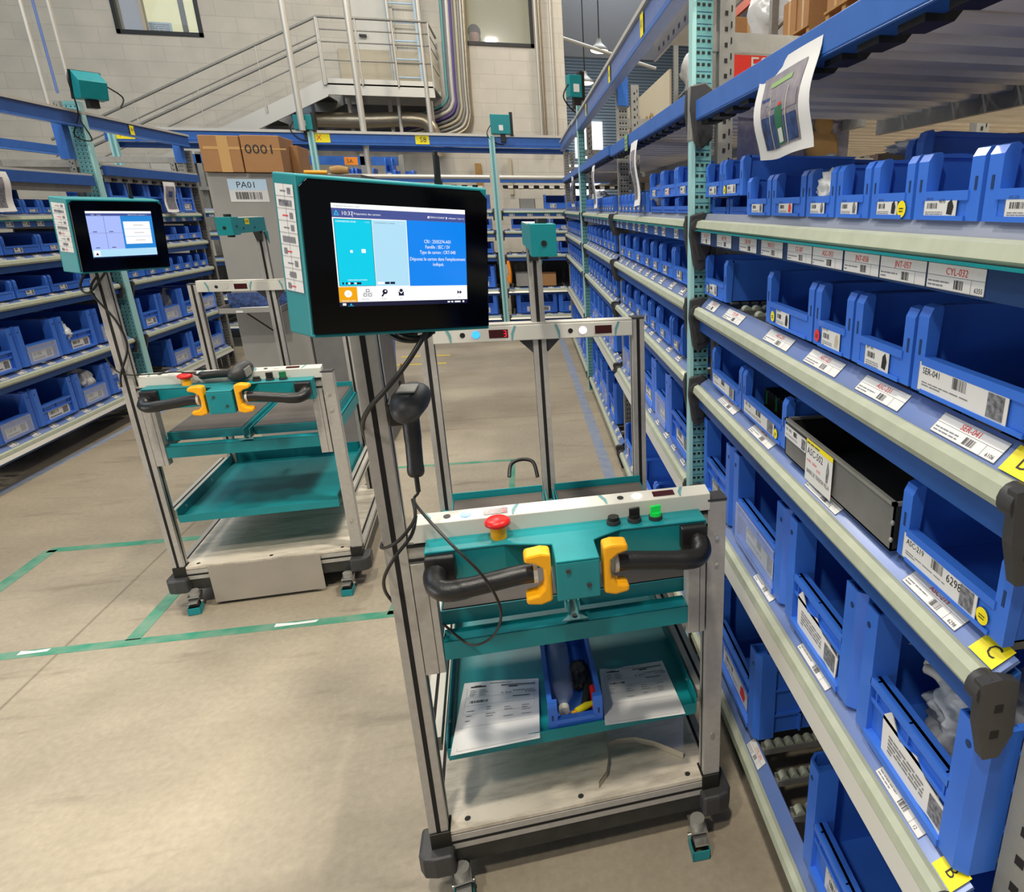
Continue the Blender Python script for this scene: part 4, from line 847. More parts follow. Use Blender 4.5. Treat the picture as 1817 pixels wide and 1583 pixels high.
# door, ladder and pipes above the landing
struct(MB().box((onY(628, 50, WY).x, WY-.03, 3.5), (onY(700, 50, WY).x, WY-.01, 5.2), 'white'), 'door_1', 'white door behind the stair landing')
MBd = MB().box((0, -.05, 0), (.1, -.02, .03), 'black').cyl((.02, -.06, .015), (.02, .0, .015), .012, 'black'); tag(MBd.build('door_handle', None, (onY(640, 72, WY).x, WY-.03, 4.02)), 'black lever handle on the wall above the stair landing', 'door handle')
b = MB(); lx = onY(715, 60, WY-.1).x
for s in (-.2, .2): b.box((lx+s-.015, WY-.12, 3.4), (lx+s+.015, WY-.09, 5.5), 'ltb')
for i in range(9): b.cyl((lx-.2, WY-.1, 3.5+i*.24), (lx+.2, WY-.1, 3.5+i*.24), .012, 'ltb', 6)
tag(b.build('wall_ladder'), 'pale cage ladder fixed to the wall right of the landing', 'ladder')
cols = ['tealp', 'inkg', 'alul', 'purple', 'inkg', 'pcream', 'steel', 'alul', 'duct']
nam = ['blue', 'dark', 'white', 'purple', 'grey', 'cream', 'steel', 'pale', 'corrugated']
for i in range(9):
    px = 785+i*5.0; a = onY(px, 0, WY-.1); c = onY(px+5, 130+i*2, WY-.1); d = onY(775+i*7, 215+i*3, WY-.1)
    tag(MB().tube(smooth_path([(a.x, WY-.1, 5.6), (c.x, WY-.1, c.z), (c.x-.02, WY-.1, c.z-.35-.02*i), (c.x-.22, WY-.12, d.z+.16-.02*i), (c.x-.75-.02*i, WY-.12, d.z-.02*i)], 6), .022+(i == 2)*.012+(i == 8)*.012, cols[i], 8).build('wall_cable'), '%s cable or pipe in the bundle curving down the block wall' % nam[i], 'cable', 'cable bundle on the block wall')
for px, m_, l in ((958, 'redink', 'reddish brown pipe running down the wall right of the khaki window'), (951, 'alul', 'white pipe beside the reddish pipe on the wall'), (978, 'alul', 'thin grey conduit near the right corner of the block wall')):
    x = onY(px, 60, WY-.05).x; tag(MB().cyl((x, WY-.05, 2.55), (x, WY-.05, 8), .022, 'duct' if m_ == 'redink' else m_, 8).build('wall_pipe'), l, 'pipe')
# warehouse details on the wall behind the racks
for px, py, w_, h, m_, l in ((900, 280, .06, .55, 'pcream', 'thin beige strap hanging on the wall behind the back rack'), (842, 290, .1, .6, 'wood', 'brown strip on the wall behind the back rack')):
    a = onY(px, py, WY-.05); tag(MB().box((a.x, WY-.06, a.z-h), (a.x+w_, WY-.03, a.z), m_).build('wall_strip'), l, 'strip')
# ------------------------------------------------------------------ teal scanner boxes and screens on the racks
def sensor_box(loc, rz, label, w=.13, h=.2, d=.1, lab=True):
    t = thing('sensor_box', label, 'sensor box', loc, rz, 'teal boxes on the rack tops')
    MB().box((-w/2, 0, 0), (w/2, d, h), 'teal').build('housing', t, bevel=.006); MB().box((w/2-.01, .02, -.02), (w/2+.03, d+.02, h+.03), 'black').build('black_plate', t)
    MB().box((-.01, .02, -.09), (.05, .08, 0), 'black').build('bracket', t)
    MB().box((-.02, -.002, .04), (.03, 0, .10), 'paper').build('sticker', t)
    MB().tube(smooth_path([(-w/2, .03, .1), (-w/2-.05, .02, .0), (-w/2+.02, .03, -.09), (.03, .05, -.12)], 5), .006, 'black', 6).build('cord', t); return t
sensor_box((XS-.0, 6.3, 2.53), .25, 'teal sensor box on the far teal post of the right rack', .11, .17)
sensor_box((-.18, YB-.05, 2.52), 0, 'teal sensor box on top of the back rack beam', .24, .22)
sensor_box((-2.42, YB-.05, 2.52), 0, 'teal sensor box on the back rack beam beside the cardboard boxes', .2, .16)
t = thing('rack_screen', 'tilted teal-backed screen with loose cables on top of the left teal post', 'screen', (XL+.06, 6.45, 2.42), .9+3.1)
b = MB(); b.T = Matrix.Rotation(-.25, 4, 'X'); b.box((-.1, 0, 0), (.1, .02, .2), 'black'); b.prism([(.02, .0), (.12, .03), (.12, .15), (.02, .2)], 'x', -.09, .09, 'teal'); b.build('housing', t, bevel=.004)
MB().box((-.03, .03, -.06), (.03, .1, .02), 'black').build('bracket', t); MB().tube(smooth_path([(.1, .05, .17), (.13, .1, .1), (.1, .05, -.1), (.14, .0, -.25), (.05, .03, -.28), (.1, .05, -.15)], 6), .005, 'black', 6).build('cord', t)
MB().tube(smooth_path([(-.12, .02, .12), (-.24, .0, .05), (-.2, .02, -.03)], 6), .006, 'black', 6).build('cord', t)
# ------------------------------------------------------------------ hanging posters
def poster(loc, rz, w, h, label, wav=.012, style=0, seed=1):
    t = thing('hanging_poster', label, 'poster', loc, rz, 'photo printouts hung on the racks'); N, K = 12, 8; r = random.Random(seed); ph = r.uniform(0, 6)
    def S(u, v, off=0): return (u*w+.06*w*(1-v)*math.sin(v*3+ph)*0, -off+wav*math.sin(u*5+ph)*(v*.8+.2)+wav*.7*math.sin(v*6+ph*2), -v*h*(1+.02*math.sin(u*4)))
    def patch(b, u0, v0, u1, v1, m, off, n=6):
        vs = [S(u0+(u1-u0)*i/n, v0+(v1-v0)*j/n, off) for i in range(n+1) for j in range(n+1)]
        b.add(vs, [(i*(n+1)+j, i*(n+1)+j+1, (i+1)*(n+1)+j+1, (i+1)*(n+1)+j) for i in range(n) for j in range(n)], m, True)
    b = MB(); patch(b, 0, 0, 1, 1, 'paper', 0, 12); patch(b, 0, 0, 1, 1, 'paper', -.0006, 12); b.build('sheet', t)
    b = MB(); patch(b, .13, .14, .87, .9, 'pictl', .001, 10)
    if style == 0:
        patch(b, .15, .4, .85, .56, 'pictl', .0016); patch(b, .15, .36, .32, .9, 'pictb', .0017); patch(b, .34, .42, .46, .9, 'pictb', .0017); patch(b, .46, .5, .62, .88, 'greend', .0018); patch(b, .64, .62, .85, .88, 'pictb', .0017)
        patch(b, .32, .34, .34, .9, 'alul', .002); patch(b, .68, .34, .70, .9, 'alul', .002); patch(b, .28, .22, .7, .27, 'grn', .002); patch(b, .5, .72, .6, .86, 'card', .0022); patch(b, .53, .47, .6, .5, 'redink', .0022)
    else:
        patch(b, .15, .4, .85, .88, 'pict', .0016); patch(b, .3, .3, .6, .5, 'pictb', .0018)
    b.build('photo_print', t); return t
poster((XS-.008, 1.53, 1.925), RZ, .325, .175, 'curled white sheet with a photo of racks hanging from the near blue beam')
poster((XS-.008, 3.32, 1.93), RZ, .20, .27, 'narrow-looking photo sheet hanging from the blue beam past the near teal post', style=1, seed=3)
poster((XS-.008, 5.15, 1.93), RZ, .21, .28, 'photo sheet hanging further along the right rack, middle of the far ones', style=1, seed=4)
poster((XS-.008, 7.3, 1.95), RZ, .21, .28, 'farthest photo sheet hanging along the right rack', style=1, seed=5)
poster((XL+.03, 4.95, 1.87), LZ, .42, .24, 'photo sheet hanging on the left rack beam at the photo left border', style=1, seed=6)
poster((XL+.03, 7.38, 1.88), LZ, .22, .26, 'small photo sheet hanging on the left rack right of the teal post', style=1, seed=7)
b = MB(); fr = (V((0, 0, 0)), V((0, -1, 0)), V((0, 0, 1))); b.rect(fr, 0, 0, .09, .07, 'grn', 0); b.lines(fr, .01, .01, .08, .06, 'inkg', 3, .001); tag(b.build('green_tag', None, (XS-.004, 3.52, 1.912)), 'small pale green tag on the blue beam past the near teal post', 'tag')
# ------------------------------------------------------------------ beyond the right rack
b = MB(); fr = FRONT(0, -.011, 0); b.box((0, -.01, 0), (1.5, 0, .62), 'redsign'); b.box((-.03, -.012, 0), (0, .002, .64), 'pcream'); b.text(fr, .2, .49, .105, 'Efficace', 'white', .002); b.text(fr, .08, .35, .085, 'le carton', 'white', .002)
sg = tag(b.build('red_sign', None, (1.50, 5.3, 2.10)), 'red sign with white lettering starting Eff behind the near blue beam', 'sign')
for x in (.1, 1.1): MB().box((x, -.008, -.08), (x+.03, -.002, .01), 'steel').build('sign_leg', sg)
b = MB(); fr = (V((-.002, 0, 0)), V((0, -1, 0)), V((0, 0, 1))); b.box((0, -3.4, 0), (.02, 0, .55), 'pcream'); b.text(fr, .35, .12, .26, 'non inso', 'wood', .004, w=2.2)
tag(b.build('beige_sign', None, (1.5, 10.6, 2.38)), 'beige board with faint brown lettering seen under the pale blue beam', 'sign')
b = MB(); b.box((0, -.002, 0), (.4, 0, .24), 'pictl'); b.ell((.3, -.01, .12), (.06, .008, .07), 'wood'); b.ell((.3, -.012, .2), (.035, .01, .035), 'wood'); tag(b.build('wall_picture', None, (.72, 2.35, 1.72)), 'lilac picture behind the raised bins at the near teal post', 'picture')
def pallet_rack(x, y0, y1, z, lab, idx):
    t = thing('pallet_rack', lab, 'pallet rack', (x, 0, 0), 0, 'pallet racks in the hall')
    for zz in z: MB().box((0, y0, zz), (.05, y1, zz+.14), 'orange').build('load_beam', t); MB().box((1.0, y0, zz), (1.05, y1, zz+.14), 'orange').build('load_beam', t)
    y = y0
    while y <= y1+.01:
        for dx in (0, 1.0): MB().box((dx, y-.05, 0), (dx+.08, y+.05, 6.4), 'steel').build('rack_post', t)
        for zz in (1.2, 2.4, 3.6, 4.8): MB().tube([(.04, y, zz), (1.04, y, zz+1.0)], .02, 'steel', 6).build('rack_brace', t)
        y += 2.7
    return t
pallet_rack(3.0, 3.2, 14.0, (1.6, 3.18, 4.9), 'tall orange-beamed pallet rack behind the right rack', 0)
pallet_rack(5.6, 9.0, 19.8, (2.0, 3.6, 5.2), 'farther pallet rack deeper in the hall', 1)
def box_(loc, s, label, rz=0, m='cardb', grp='cardboard cartons in the hall'):
    b = MB(); b.box((-s[0]/2, -s[1]/2, 0), (s[0]/2, s[1]/2, s[2]), m); b.box((-.03, -s[1]/2-.001, 0), (.03, s[1]/2+.001, s[2]+.001), 'tape'); b.box((-s[0]/2-.001, -.03, 0), (s[0]/2+.001, .03, s[2]+.001), 'tape')
    return tag(b.build('carton', None, loc, rz, bevel=.004), label, 'carton', grp)
rr = random.Random(11); i = 0
for y in (3.95, 5.15, 6.65, 7.85, 9.35, 10.55, 12.05, 13.25):
    for zz in (3.32,):
        t = thing('pallet', 'wooden pallet on the high orange beams, %s counted from the camera' % ORD[i], 'pallet', (3.52, y, zz), 0, 'pallets on the orange beams')
        for dx in (-.45, -.15, .15, .45): MB().box((dx-.07, -.4, .1), (dx+.07, .4, .12), 'wood').build('deck_board', t)
        for dy in (-.36, 0, .36): MB().box((-.5, dy-.04, 0), (.5, dy+.04, .1), 'wood').build('runner', t)
        if i % 3 == 1: crumple('wrapped_load', (3.5, y, zz+.62), (.5, .42, .5), 'film', 'white film-wrapped load on a high pallet, %s counted from the camera' % ORD[i], 'wrapped load', 'wrapped loads on high pallets', 20+i, .12)
        else:
            for k_, (dx, dy, dz) in enumerate(((-.25, -.2, 0), (-.25, .2, 0), (-.22, -.1, .36))): box_((3.5+dx, y+dy, zz+.12+dz), (.45, .38, .35), 'brown carton on the %s high pallet counted from the camera, %s' % (ORD[i], ['near side', 'far side', 'on top'][k_]), rr.uniform(-.1, .1))
    i += 1
tag(MB().box((4.25, 3.0, 0), (4.28, 16, 6.0), 'backing').build('dark_backing_panel'), 'dark brown panel added to darken the background behind the pallet rack', 'backdrop')  # added panel that makes the background between the rack beams dark
for i, (x, y, z, s) in enumerate(((1.75, 7.3, 2.30, (.45, .4, .30)), (1.85, 7.85, 2.30, (.5, .5, .25)), (1.85, 8.35, 2.3, (.5, .4, .28)), (1.75, 11.9, 2.02, (.5, .4, .5)), (2.05, 6.4, 2.05, (.5, .5, .3)), (2.3, 11.3, 2.02, (.5, .4, .5)))):
    box_((x, y, z), s, 'brown carton stacked beyond the right rack, %s counted from the camera' % ORD[[1, 2, 3, 5, 0, 4][i]], rr.uniform(-.2, .2))
tag(MB().box((1.25, 5.2, 1.98), (2.7, 12.6, 2.02), 'steel').build('loft_shelf'), 'grey shelf carrying cartons beyond the right rack', 'shelf')
tag(MB().box((1.35, 5.9, 2.02), (2.4, 6.9, 2.05), 'wood').box((1.45, 7.0, 2.02), (2.2, 8.6, 2.3), 'wood').build('timber_stack'), 'stacked timber under the cartons beyond the right rack', 'timber')
# ------------------------------------------------------------------ picking carts (local: x right, y back, z up)
def vpost(b, x, y, z0, z1, s=.045, m='alu'):
    b.box((x, y, z0), (x+s, y+s, z1), m); c = x+s/2; d = y+s/2; k = .0052
    b.box((c-k, y-.0006, z0), (c+k, y+.001, z1), 'slot'); b.box((c-k, y+s-.001, z0), (c+k, y+s+.0006, z1), 'slot')
    b.box((x-.0006, d-k, z0), (x+.001, d+k, z1), 'slot'); b.box((x+s-.001, d-k, z0), (x+s+.0006, d+k, z1), 'slot')
def hprof(b, x0, x1, y, z, s=.045, h=None, m='alu', slots=1):
    h = h or s; b.box((x0, y, z), (x1, y+s, z+h), m)
    for i in range(slots): c = z+h*(i+.5)/slots; b.box((x0, y-.0006, c-.0045), (x1, y+.001, c+.0045), 'slot')
    b.box((x0, y+s/2-.004, z+h-.001), (x1, y+s/2+.004, z+h+.0006), 'slot')
def yprof(b, x, y0, y1, z, s=.045, m='alu'):
    b.box((x, y0, z), (x+s, y1, z+s), m); c = z+s/2
    b.box((x-.0006, y0, c-.0045), (x+.001, y1, c+.0045), 'slot'); b.box((x+s-.001, y0, c-.0045), (x+s+.0006, y1, c+.0045), 'slot'); b.box((x+s/2-.004, y0, z+s-.001), (x+s/2+.004, y1, z+s+.0006), 'slot')
def screen_ui(kind):
    b = MB(); W, H = .213, .16; fr = FRONT(-W/2, -.0128, -H/2)
    R = lambda x0, y0, x1, y1, m, d=0: b.rect(fr, x0*W, y0*H, x1*W, y1*H, m, d)
    T = lambda x, y, h, t, m, cen=False, w=None: b.text(fr, x*W, y*H, h*H, t, m, .0007, cen, w and w*W)
    if kind == 0:
        R(0, 0, 1, 1, 'dkbar'); R(0, .955, 1, 1, 'swhite', .0002); T(.02, .97, .013, 'Préparation des cartons - poste', 'inkg')
        R(0, .868, 1, .955, 'bar', .0002); b.poly(fr, [(.012*W, .888*H), (.05*W, .888*H), (.031*W, .94*H)], 'ltri', .0004); b.poly(fr, [(.022*W, .896*H), (.04*W, .896*H), (.031*W, .92*H)], 'bar', .0006)
        T(.063, .893, .036, '10:37', 'swhite'); T(.135, .888, .036, '|', 'swhite'); T(.15, .9, .02, 'Préparation des cartons', 'swhite', False, .19); T(.71, .9, .018, 'TERM-01234567', 'swhite', False, .12); T(.86, .9, .018, 'utilisateur 1 (jour 1)', 'swhite', False, .13)
        R(.695, .897, .708, .918, 'swhite', .0005); R(.84, .897, .85, .918, 'swhite', .0005)
        R(0, .2, 1, .868, 'swhite', .0002); R(.008, .205, .272, .858, 'cyan', .0004); R(.276, .205, .525, .858, 'pale', .0004); R(.530, .2, 1, .868, 'sblue', .0004)
        for x0, y0, x1, y1 in ((.008, .205, .272, .209), (.008, .854, .272, .858), (.008, .205, .011, .858), (.269, .205, .272, .858)): R(x0, y0, x1, y1, 'dkbar', .0006)
        T(.02, .825, .016, 'COMMANDE EN COURS', 'swhite', False, .14); T(.225, .825, .014, '1 / 4', 'swhite'); T(.29, .825, .012, 'COMMANDE A VENIR', 'inkg', False, .15); T(.48, .825, .014, '2 / 4', 'swhite')
        for x in (.105, .185): R(x, .535, x+.018+.012*(x > .15), .56+.012*(x > .15), 'swhite', .0006)
        T(.07, .262, .015, 'emplacement prioritaire', 'swhite', False, .14)
        for x, w_ in ((.03, .012), (.055, .012), (.075, .035), (.12, .045)): R(x, .222, x+w_, .245, 'dkbar', .0006)
        for x in (.08, .125): b.disc(fr, x*W, .2335*H, .0016, 'swhite', .0008)
        R(.34, .222, .375, .246, 'dkbar', .0006); R(.38, .222, .415, .246, 'dkbar', .0006); R(.285, .222, .335, .246, 'swhite', .0006)
        for y, t, w_ in ((.645, 'CRI : 2505274-A01', .215), (.59, 'Famille : SEC / SV', .2), (.535, 'Type de carton : CRT-040', .29), (.465, "Déposez le carton dans l'emplacement", .45), (.41, 'indiqué.', .09)): T(.765-w_/2, y, .036, t, 'swhite', False, w_)
        R(0, .045, 1, .2, 'swhite', .0003); R(0, .047, .13, .198, 'org', .0005); b.disc(fr, .065*W, .13*H, .0058, 'swhite', .0008); b.disc(fr, .065*W, .13*H, .0006, 'dkbar', .001); T(.015, .055, .015, 'Nouvelle caisse', 'swhite', False, .1)
        for x0, y0 in ((.2, .145), (.18, .1), (.215, .1)):
            R(x0-.006, y0, x0+.02, y0+.028, 'dkbar', .0006); R(x0-.002, y0+.005, x0+.016, y0+.023, 'swhite', .0008)
        R(.175, .137, .24, .14, 'dkbar', .0006); b.disc(fr, .335*W, .145*H, .0042, 'dkbar', .0006); b.disc(fr, .338*W, .15*H, .0014, 'swhite', .0008); b.poly(fr, [(.305*W, .1*H), (.315*W, .092*H), (.335*W, .13*H), (.325*W, .137*H)], 'dkbar', .0006)
        R(.438, .1, .478, .15, 'dkbar', .0006); b.poly(fr, [(.438*W, .15*H), (.458*W, .12*H), (.478*W, .15*H)], 'swhite', .0008); b.disc(fr, .458*W, .155*H, .0028, 'dkbar', .0009)
        for x, t in ((.16, 'Mode transit'), (.305, 'Ma saisie'), (.445, 'Test'), (.92, 'Suite')): T(x, .068, .01, t, 'inkg')
        for x in (.915, .935): b.poly(fr, [(x*W, .105*H), ((x+.02)*W, .125*H), (x*W, .145*H)], 'dkbar', .0006)
        R(.02, .012, .045, .035, 'swhite', .0005); b.poly(fr, [(.07*W, .012*H), (.09*W, .012*H), (.08*W, .034*H)], 'ltri', .0006); R(.06, .004, .1, .007, 'ltri', .0006)
        for x, w_ in ((.83, .02), (.86, .018), (.89, .05)): R(x, .014, x+w_, .03, 'swhite', .0005)
        b.disc(fr, .965*W, .022*H, .0018, 'swhite', .0005)
    else:
        R(0, 0, 1, 1, 'lilac'); R(0, .955, 1, 1, 'swhite', .0002); R(0, .9, 1, .955, 'bar', .0003); T(.07, .912, .022, '10:37', 'swhite'); T(.16, .914, .018, 'Accueil', 'swhite'); T(.62, .914, .018, 'TERM-0123 | utilisateur 1', 'swhite', False, .3)
        R(.5, .19, 1, .9, 'mid', .0003); R(.246, .2, .25, .9, 'dkbar', .0004); R(0, .535, .5, .539, 'dkbar', .0004)
        for i, y in enumerate((.62, .455, .29)):
            R(.53, y, .95, y+.16, 'swhite', .0005); R(.68, y+.075, .84, y+.082, 'inkg', .0007)
        for x, y in ((.06, .56), (.3, .56), (.06, .22), (.3, .22)): R(x, y, x+.06, y+.015, 'dkbar', .0005)
        R(0, .03, 1, .19, 'pale', .0004); R(.02, .05, .11, .17, 'swhite', .0006); b.poly(fr, [(.04*W, .07*H), (.09*W, .07*H), (.065*W, .13*H)], 'dkbar', .0008); R(0, 0, 1, .03, 'dkbar', .0005)
    return b
def monitor(cart, wpos, yaw, tilt, roll, O, cy, ui):
    Mw = Matrix.Rotation(yaw-cy, 4, 'Z') @ Matrix.Rotation(tilt, 4, 'X') @ Matrix.Rotation(roll, 4, 'Y')
    b = MB(); b.prism([(-.158, .075), (-.172, .05), (-.15, -.004), (.15, -.004), (.162, .05), (.15, .075)], 'z', -.13, .118, 'teal')
    b.prism([(-.152, -.004), (-.147, -.0095), (.147, -.0095), (.152, -.004)], 'z', -.130, -.124, 'teal')
    o = b.build('monitor', cart, bevel=.004); o['label'] = 'teal-cased touch terminal on the tall left post'
    o.location = Matrix.Rotation(-cy, 3, 'Z') @ (V(wpos)-V(O)); o.rotation_euler = Mw.to_euler()
    b = MB(); a, c, e = .148, .113, .012
    pts = [(-a, -c-.011), (a, -c-.011), (a, c-e), (a-e, c), (-a+e, c), (-a, c-e)]; b.prism(pts, 'y', -.012, 0, 'glass'); b.build('screen_bezel', o, bevel=.002)
    screen_ui(ui).build('screen', o)
    u = V((-.15+.172, -.004-.05, 0)).normalized(); fr = (V((-.172, .05, -.13))+u*.006, u, V((0, 0, 1))); b = MB(); b.rect(fr, 0, .07, .045, .232, 'paper', .001)
    r = random.Random(2)
    for i in range(9): b.rect(fr, 0, .07+i*.018, .045, .0706+i*.018, 'inkg', .0015); b.rect(fr, r.choice((.006, .03)), .074+i*.018, r.choice((.014, .038)), .083+i*.018, r.choice(['inkg', 'pict', 'inkg']), .0015); b.rect(fr, .012, .077+i*.018, .026, .079+i*.018, 'redink' if i % 3 == 0 else 'inkg', .0014)
    b.rect(fr, .022, .07, .0225, .232, 'inkg', .0015); b.build('side_label', o)
    MB().cyl((.085, .05, .11), (.083, .052, .165), .0055, 'black', 10).cyl((.083, .052, .165), (.082, .052, .172), .0035, 'black', 8).cyl((.085, .05, .105), (.085, .05, .125), .007, 'black', 10).build('antenna', o)
    MB().box((-.05, .07, -.08), (.05, .12, .05), 'char').build('mount', o)
    return o
def cart(O, yaw, label, ui, mon, plate=False, lit=True, tilt_=None):
    t = thing('picking_cart', label, 'cart', O, yaw, 'aluminium picking carts'); W = .75
    B = lambda: MB()
    # base
    b = B(); b.box((.03, -.002, .183), (W-.03, .79, .195), 'deckb'); o = b.build('deck_board', t, bevel=.001)
    b = B()
    for x, y in ((.09, .012), (.375, .006), (W-.085, .004), (.09, .77), (W-.09, .77)): b.cyl((x, y+.014, .194), (x, y+.014, .1962), .0075, 'steeld', 12)
    b.build('deck_screws', t)
    b = B(); hprof(b, .045, W-.045, -.003, .135, m='alu'); b.build('base_rail', t, bevel=.001)
    b = B(); hprof(b, .045, W-.045, .755, .135); b.build('base_rail', t)
    for x in (0, W-.045): b = B(); yprof(b, x, .045, .755, .145); b.build('base_rail', t)
    b = B(); b.box((.03, .0, .085), (W-.03, .012, .135), 'steeld'); b.box((.03, .79, .085), (W-.03, .8, .135), 'steeld'); b.box((.0, .03, .09), (.012, .77, .145), 'steeld'); b.box((W-.012, .03, .09), (W, .77, .145), 'steeld'); b.box((.03, .03, .09), (W-.03, .77, .1), 'steeld'); b.build('skirt', t)
    for x, y in ((.0, -.008), (W, -.008), (0, .80), (W, .80)):
        s = 1 if x == 0 else -1; q = 1 if y < .4 else -1
        b = B(); pts = [(x-s*.028, y+q*.075), (x-s*.030, y), (x-s*.018, y-q*.022), (x+s*.01, y-q*.03), (x+s*.055, y-q*.03), (x+s*.055, y+q*.045), (x+s*.02, y+q*.075)]; b.prism(pts, 'z', .088, .152, 'char'); b.build('corner_bumper', t, bevel=.008)
        b = B(); b.box((x+s*.001, y+q*.002, .15), (x+s*.05, y+q*.055, .198), 'black'); b.build('corner_cap', t, bevel=.002)
    for i, (x, y, a) in enumerate(((.065, -.02, .12), (W-.072, -.035, -.05), (.08, .74, .5), (W-.08, .74, -.4))):
        c = B(); c.cyl((0, 0, .07), (0, 0, .092), .02, 'steel', 12); c.box((-.022, -.03, .068), (.022, .03, .074), 'chrome')
        c.prism([(-.03, .072), (.03, .072), (.012, .03), (-.012, .03)], 'x', -.022, -.019, 'chrome'); c.prism([(-.03, .072), (.03, .072), (.012, .03), (-.012, .03)], 'x', .019, .022, 'chrome'); c.cyl((-.027, 0, .036), (.027, 0, .036), .006, 'chrome', 10)
        c.box((-.018, -.058, .056), (.018, -.022, .061), 'chrome')
        fk = c.build('caster', t, (x, y, 0), a); MB().cyl((-.015, 0, .036), (.015, 0, .036), .0355, 'char', 20).build('wheel', fk)
        if i < 2:
            g = MB(); g.box((-.024, -.055, .002), (.024, -.052, .034), 'teal'); g.box((-.024, -.055, .002), (-.021, .0, .034), 'teal'); g.box((.021, -.055, .002), (.024, .0, .034), 'teal'); g.build('foot_guard', fk, bevel=.001)
    if plate: MB().box((.135, -.014, .016), (.575, -.011, .188), 'plate').build('kick_plate', t)
    # posts
    b = B(); vpost(b, 0, 0, .198, 1.5); b.build('tall_post', t, bevel=.0015)
    b = B(); b.box((W-.045, 0, .198), (W, .045, 1.008), 'alu'); b.box((W-.0456, .018, .198), (W-.044, .027, 1.008), 'slot'); b.build('short_post', t, bevel=.0015); MB().box((W-.046, -.001, 1.008), (W+.001, .046, 1.014), 'char').build('post_cap', t)
    for z in (.915, .845, .33): B().cyl((W-.0225, .0, z), (W-.0225, -.004, z), .0055, 'chrome', 12).build('post_screw', t)
    for x, z1, n in ((.045, 1.31, 'back_post'), (W-.075, 1.325, 'back_post'), (.37, 1.545, 'mast_post')):
        b = B(); vpost(b, x, .71, .198 if n == 'back_post' else .70, z1, .04); b.build(n, t, bevel=.0015)
        if n == 'back_post': MB().box((x-.001, .709, z1), (x+.041, .751, z1+.005), 'char').build('post_cap', t)
    # rear display bar
    b = B(); b.box((.085, .700, 1.276), (W-.075, .735, 1.322), 'white'); b.box((.085, .702, 1.322), (W-.075, .74, 1.328), 'alul'); b.build('rear_display_bar', t, bevel=.002)
    dec = lambda q, fr, x, s, hh: q.poly(fr, [(x, 0), (x+s*.004, hh*.45), (x+s*.013, hh), (x+s*.006, hh*1), (x-s*.003, hh*.5), (x-s*.003, 0)], 'tealp', .0008)
    def unit(par, fr, x, led, hh, digit, w=.055, nm='indicator'):
        q = MB(); dec(q, fr, x-.035, -1, hh); q.build('decal', par); q = MB(); q.disc(fr, x, hh/2, .0075, 'black', .0009); q.build(nm, par)
        q = MB(); q.disc(fr, x+.038, hh/2, .0115, led, .0012, 20); q.build('lamp', par)
        q = MB(); q.rect(fr, x+.075, hh*.22, x+.075+w, hh*.78, 'dred', .0009)
        if digit:
            X = x+.075+w-.012; Y = hh*.3
            for a_, c_, d_, e_ in ((0, .0, .007, .0018), (0, .009, .007, .0108), (0, .018, .007, .0198), (.0055, 0, .0073, .0198)): q.rect(fr, X+a_, Y+c_*.9, X+d_, Y+e_*.9, 'ledr', .0012)
        q.build('red_display', par); q = MB(); dec(q, fr, x+.075+w+.012, 1, hh); q.build('decal', par)
    fr = FRONT(0, .700, 1.277); unit(t, fr, .168, 'ledb' if lit else 'white', .044, lit); unit(t, fr, .483, 'ledw' if lit else 'white', .044, False, .052)
    for s in (-1, 1): MB().prism([(.39+s*.022, 1.275), (.39+s*.062, 1.275), (.39+s*.022, 1.235)], 'y', .712, .745, 'char').build('gusset', t)
    # scanner mast head
    b = B(); b.box((.362, .27, 1.55), (.412, .76, 1.612), 'teal'); b.prism([(.70, 1.55), (.76, 1.55), (.76, 1.49)], 'x', .413, .416, 'teal'); b.build('mast_head', t, bevel=.002)
    b = B(); b.box((.358, .265, 1.545), (.416, .36, 1.617), 'teal'); b.box((.363, .28, 1.612), (.411, .75, 1.614), 'alul'); b.cyl((.387, .33, 1.536), (.387, .33, 1.628), .014, 'black', 12); b.cyl((.387, .2648, 1.575), (.387, .263, 1.575), .0065, 'black', 12); b.cyl((.417, .32, 1.58), (.4185, .32, 1.58), .006, 'black', 10)
    for y in (.42, .58): b.cyl((.4125, y, 1.57), (.4145, y, 1.57), .005, 'black', 8)
    fr = (V((.4128, .45, 1.585)), V((0, 1, 0)), V((0, 0, 1))); b.rect(fr, 0, 0, .06, .024, 'ylab'); b.text(fr, .008, .007, .012, 'W1206', 'ink', .001, w=.042); b.build('scanner_head', t, bevel=.002)
    for s in (-1, 1): MB().prism([(.71-.0*s, 1.55), (.73, 1.55), (.73, 1.5), (.71, 1.5)] if s > 0 else [(.67, 1.55), (.71, 1.55), (.71, 1.505)], 'x', .375, .402, 'char').build('gusset', t)
    # front bar and handle console
    b = B(); b.prism([(-.002, .988), (.042, .988), (.042, 1.036), (.0, 1.029)], 'x', .06, W-.04, 'white'); b.build('front_light_bar', t, bevel=.0015)
    vv = V((0, .042, .007)).normalized(); fr = (V((0, .002, 1.0295)), V((1, 0, 0)), vv); unit(t, fr, .13, 'ledb' if lit else 'white', .038, lit, .05, 'push_button'); unit(t, fr, .503, 'ledw' if lit else 'white', .038, False, .05, 'push_button')
    b = B(); b.box((.045, .004, .935), (W-.045, .045, .99), 'alu'); b.box((.045, .0, .978), (W-.045, .006, .985), 'slot'); b.box((.045, 0, .945), (W-.045, .006, .951), 'slot'); b.build('cross_profile', t)
    for x in (.047, W-.092): b = B(); b.box((x, -.002, .66), (x+.043, .04, .94), 'alu'); b.box((x+.028, -.0026, .66), (x+.0295, 0, .94), 'slot'); b.build('stub_profile', t, bevel=.0015)
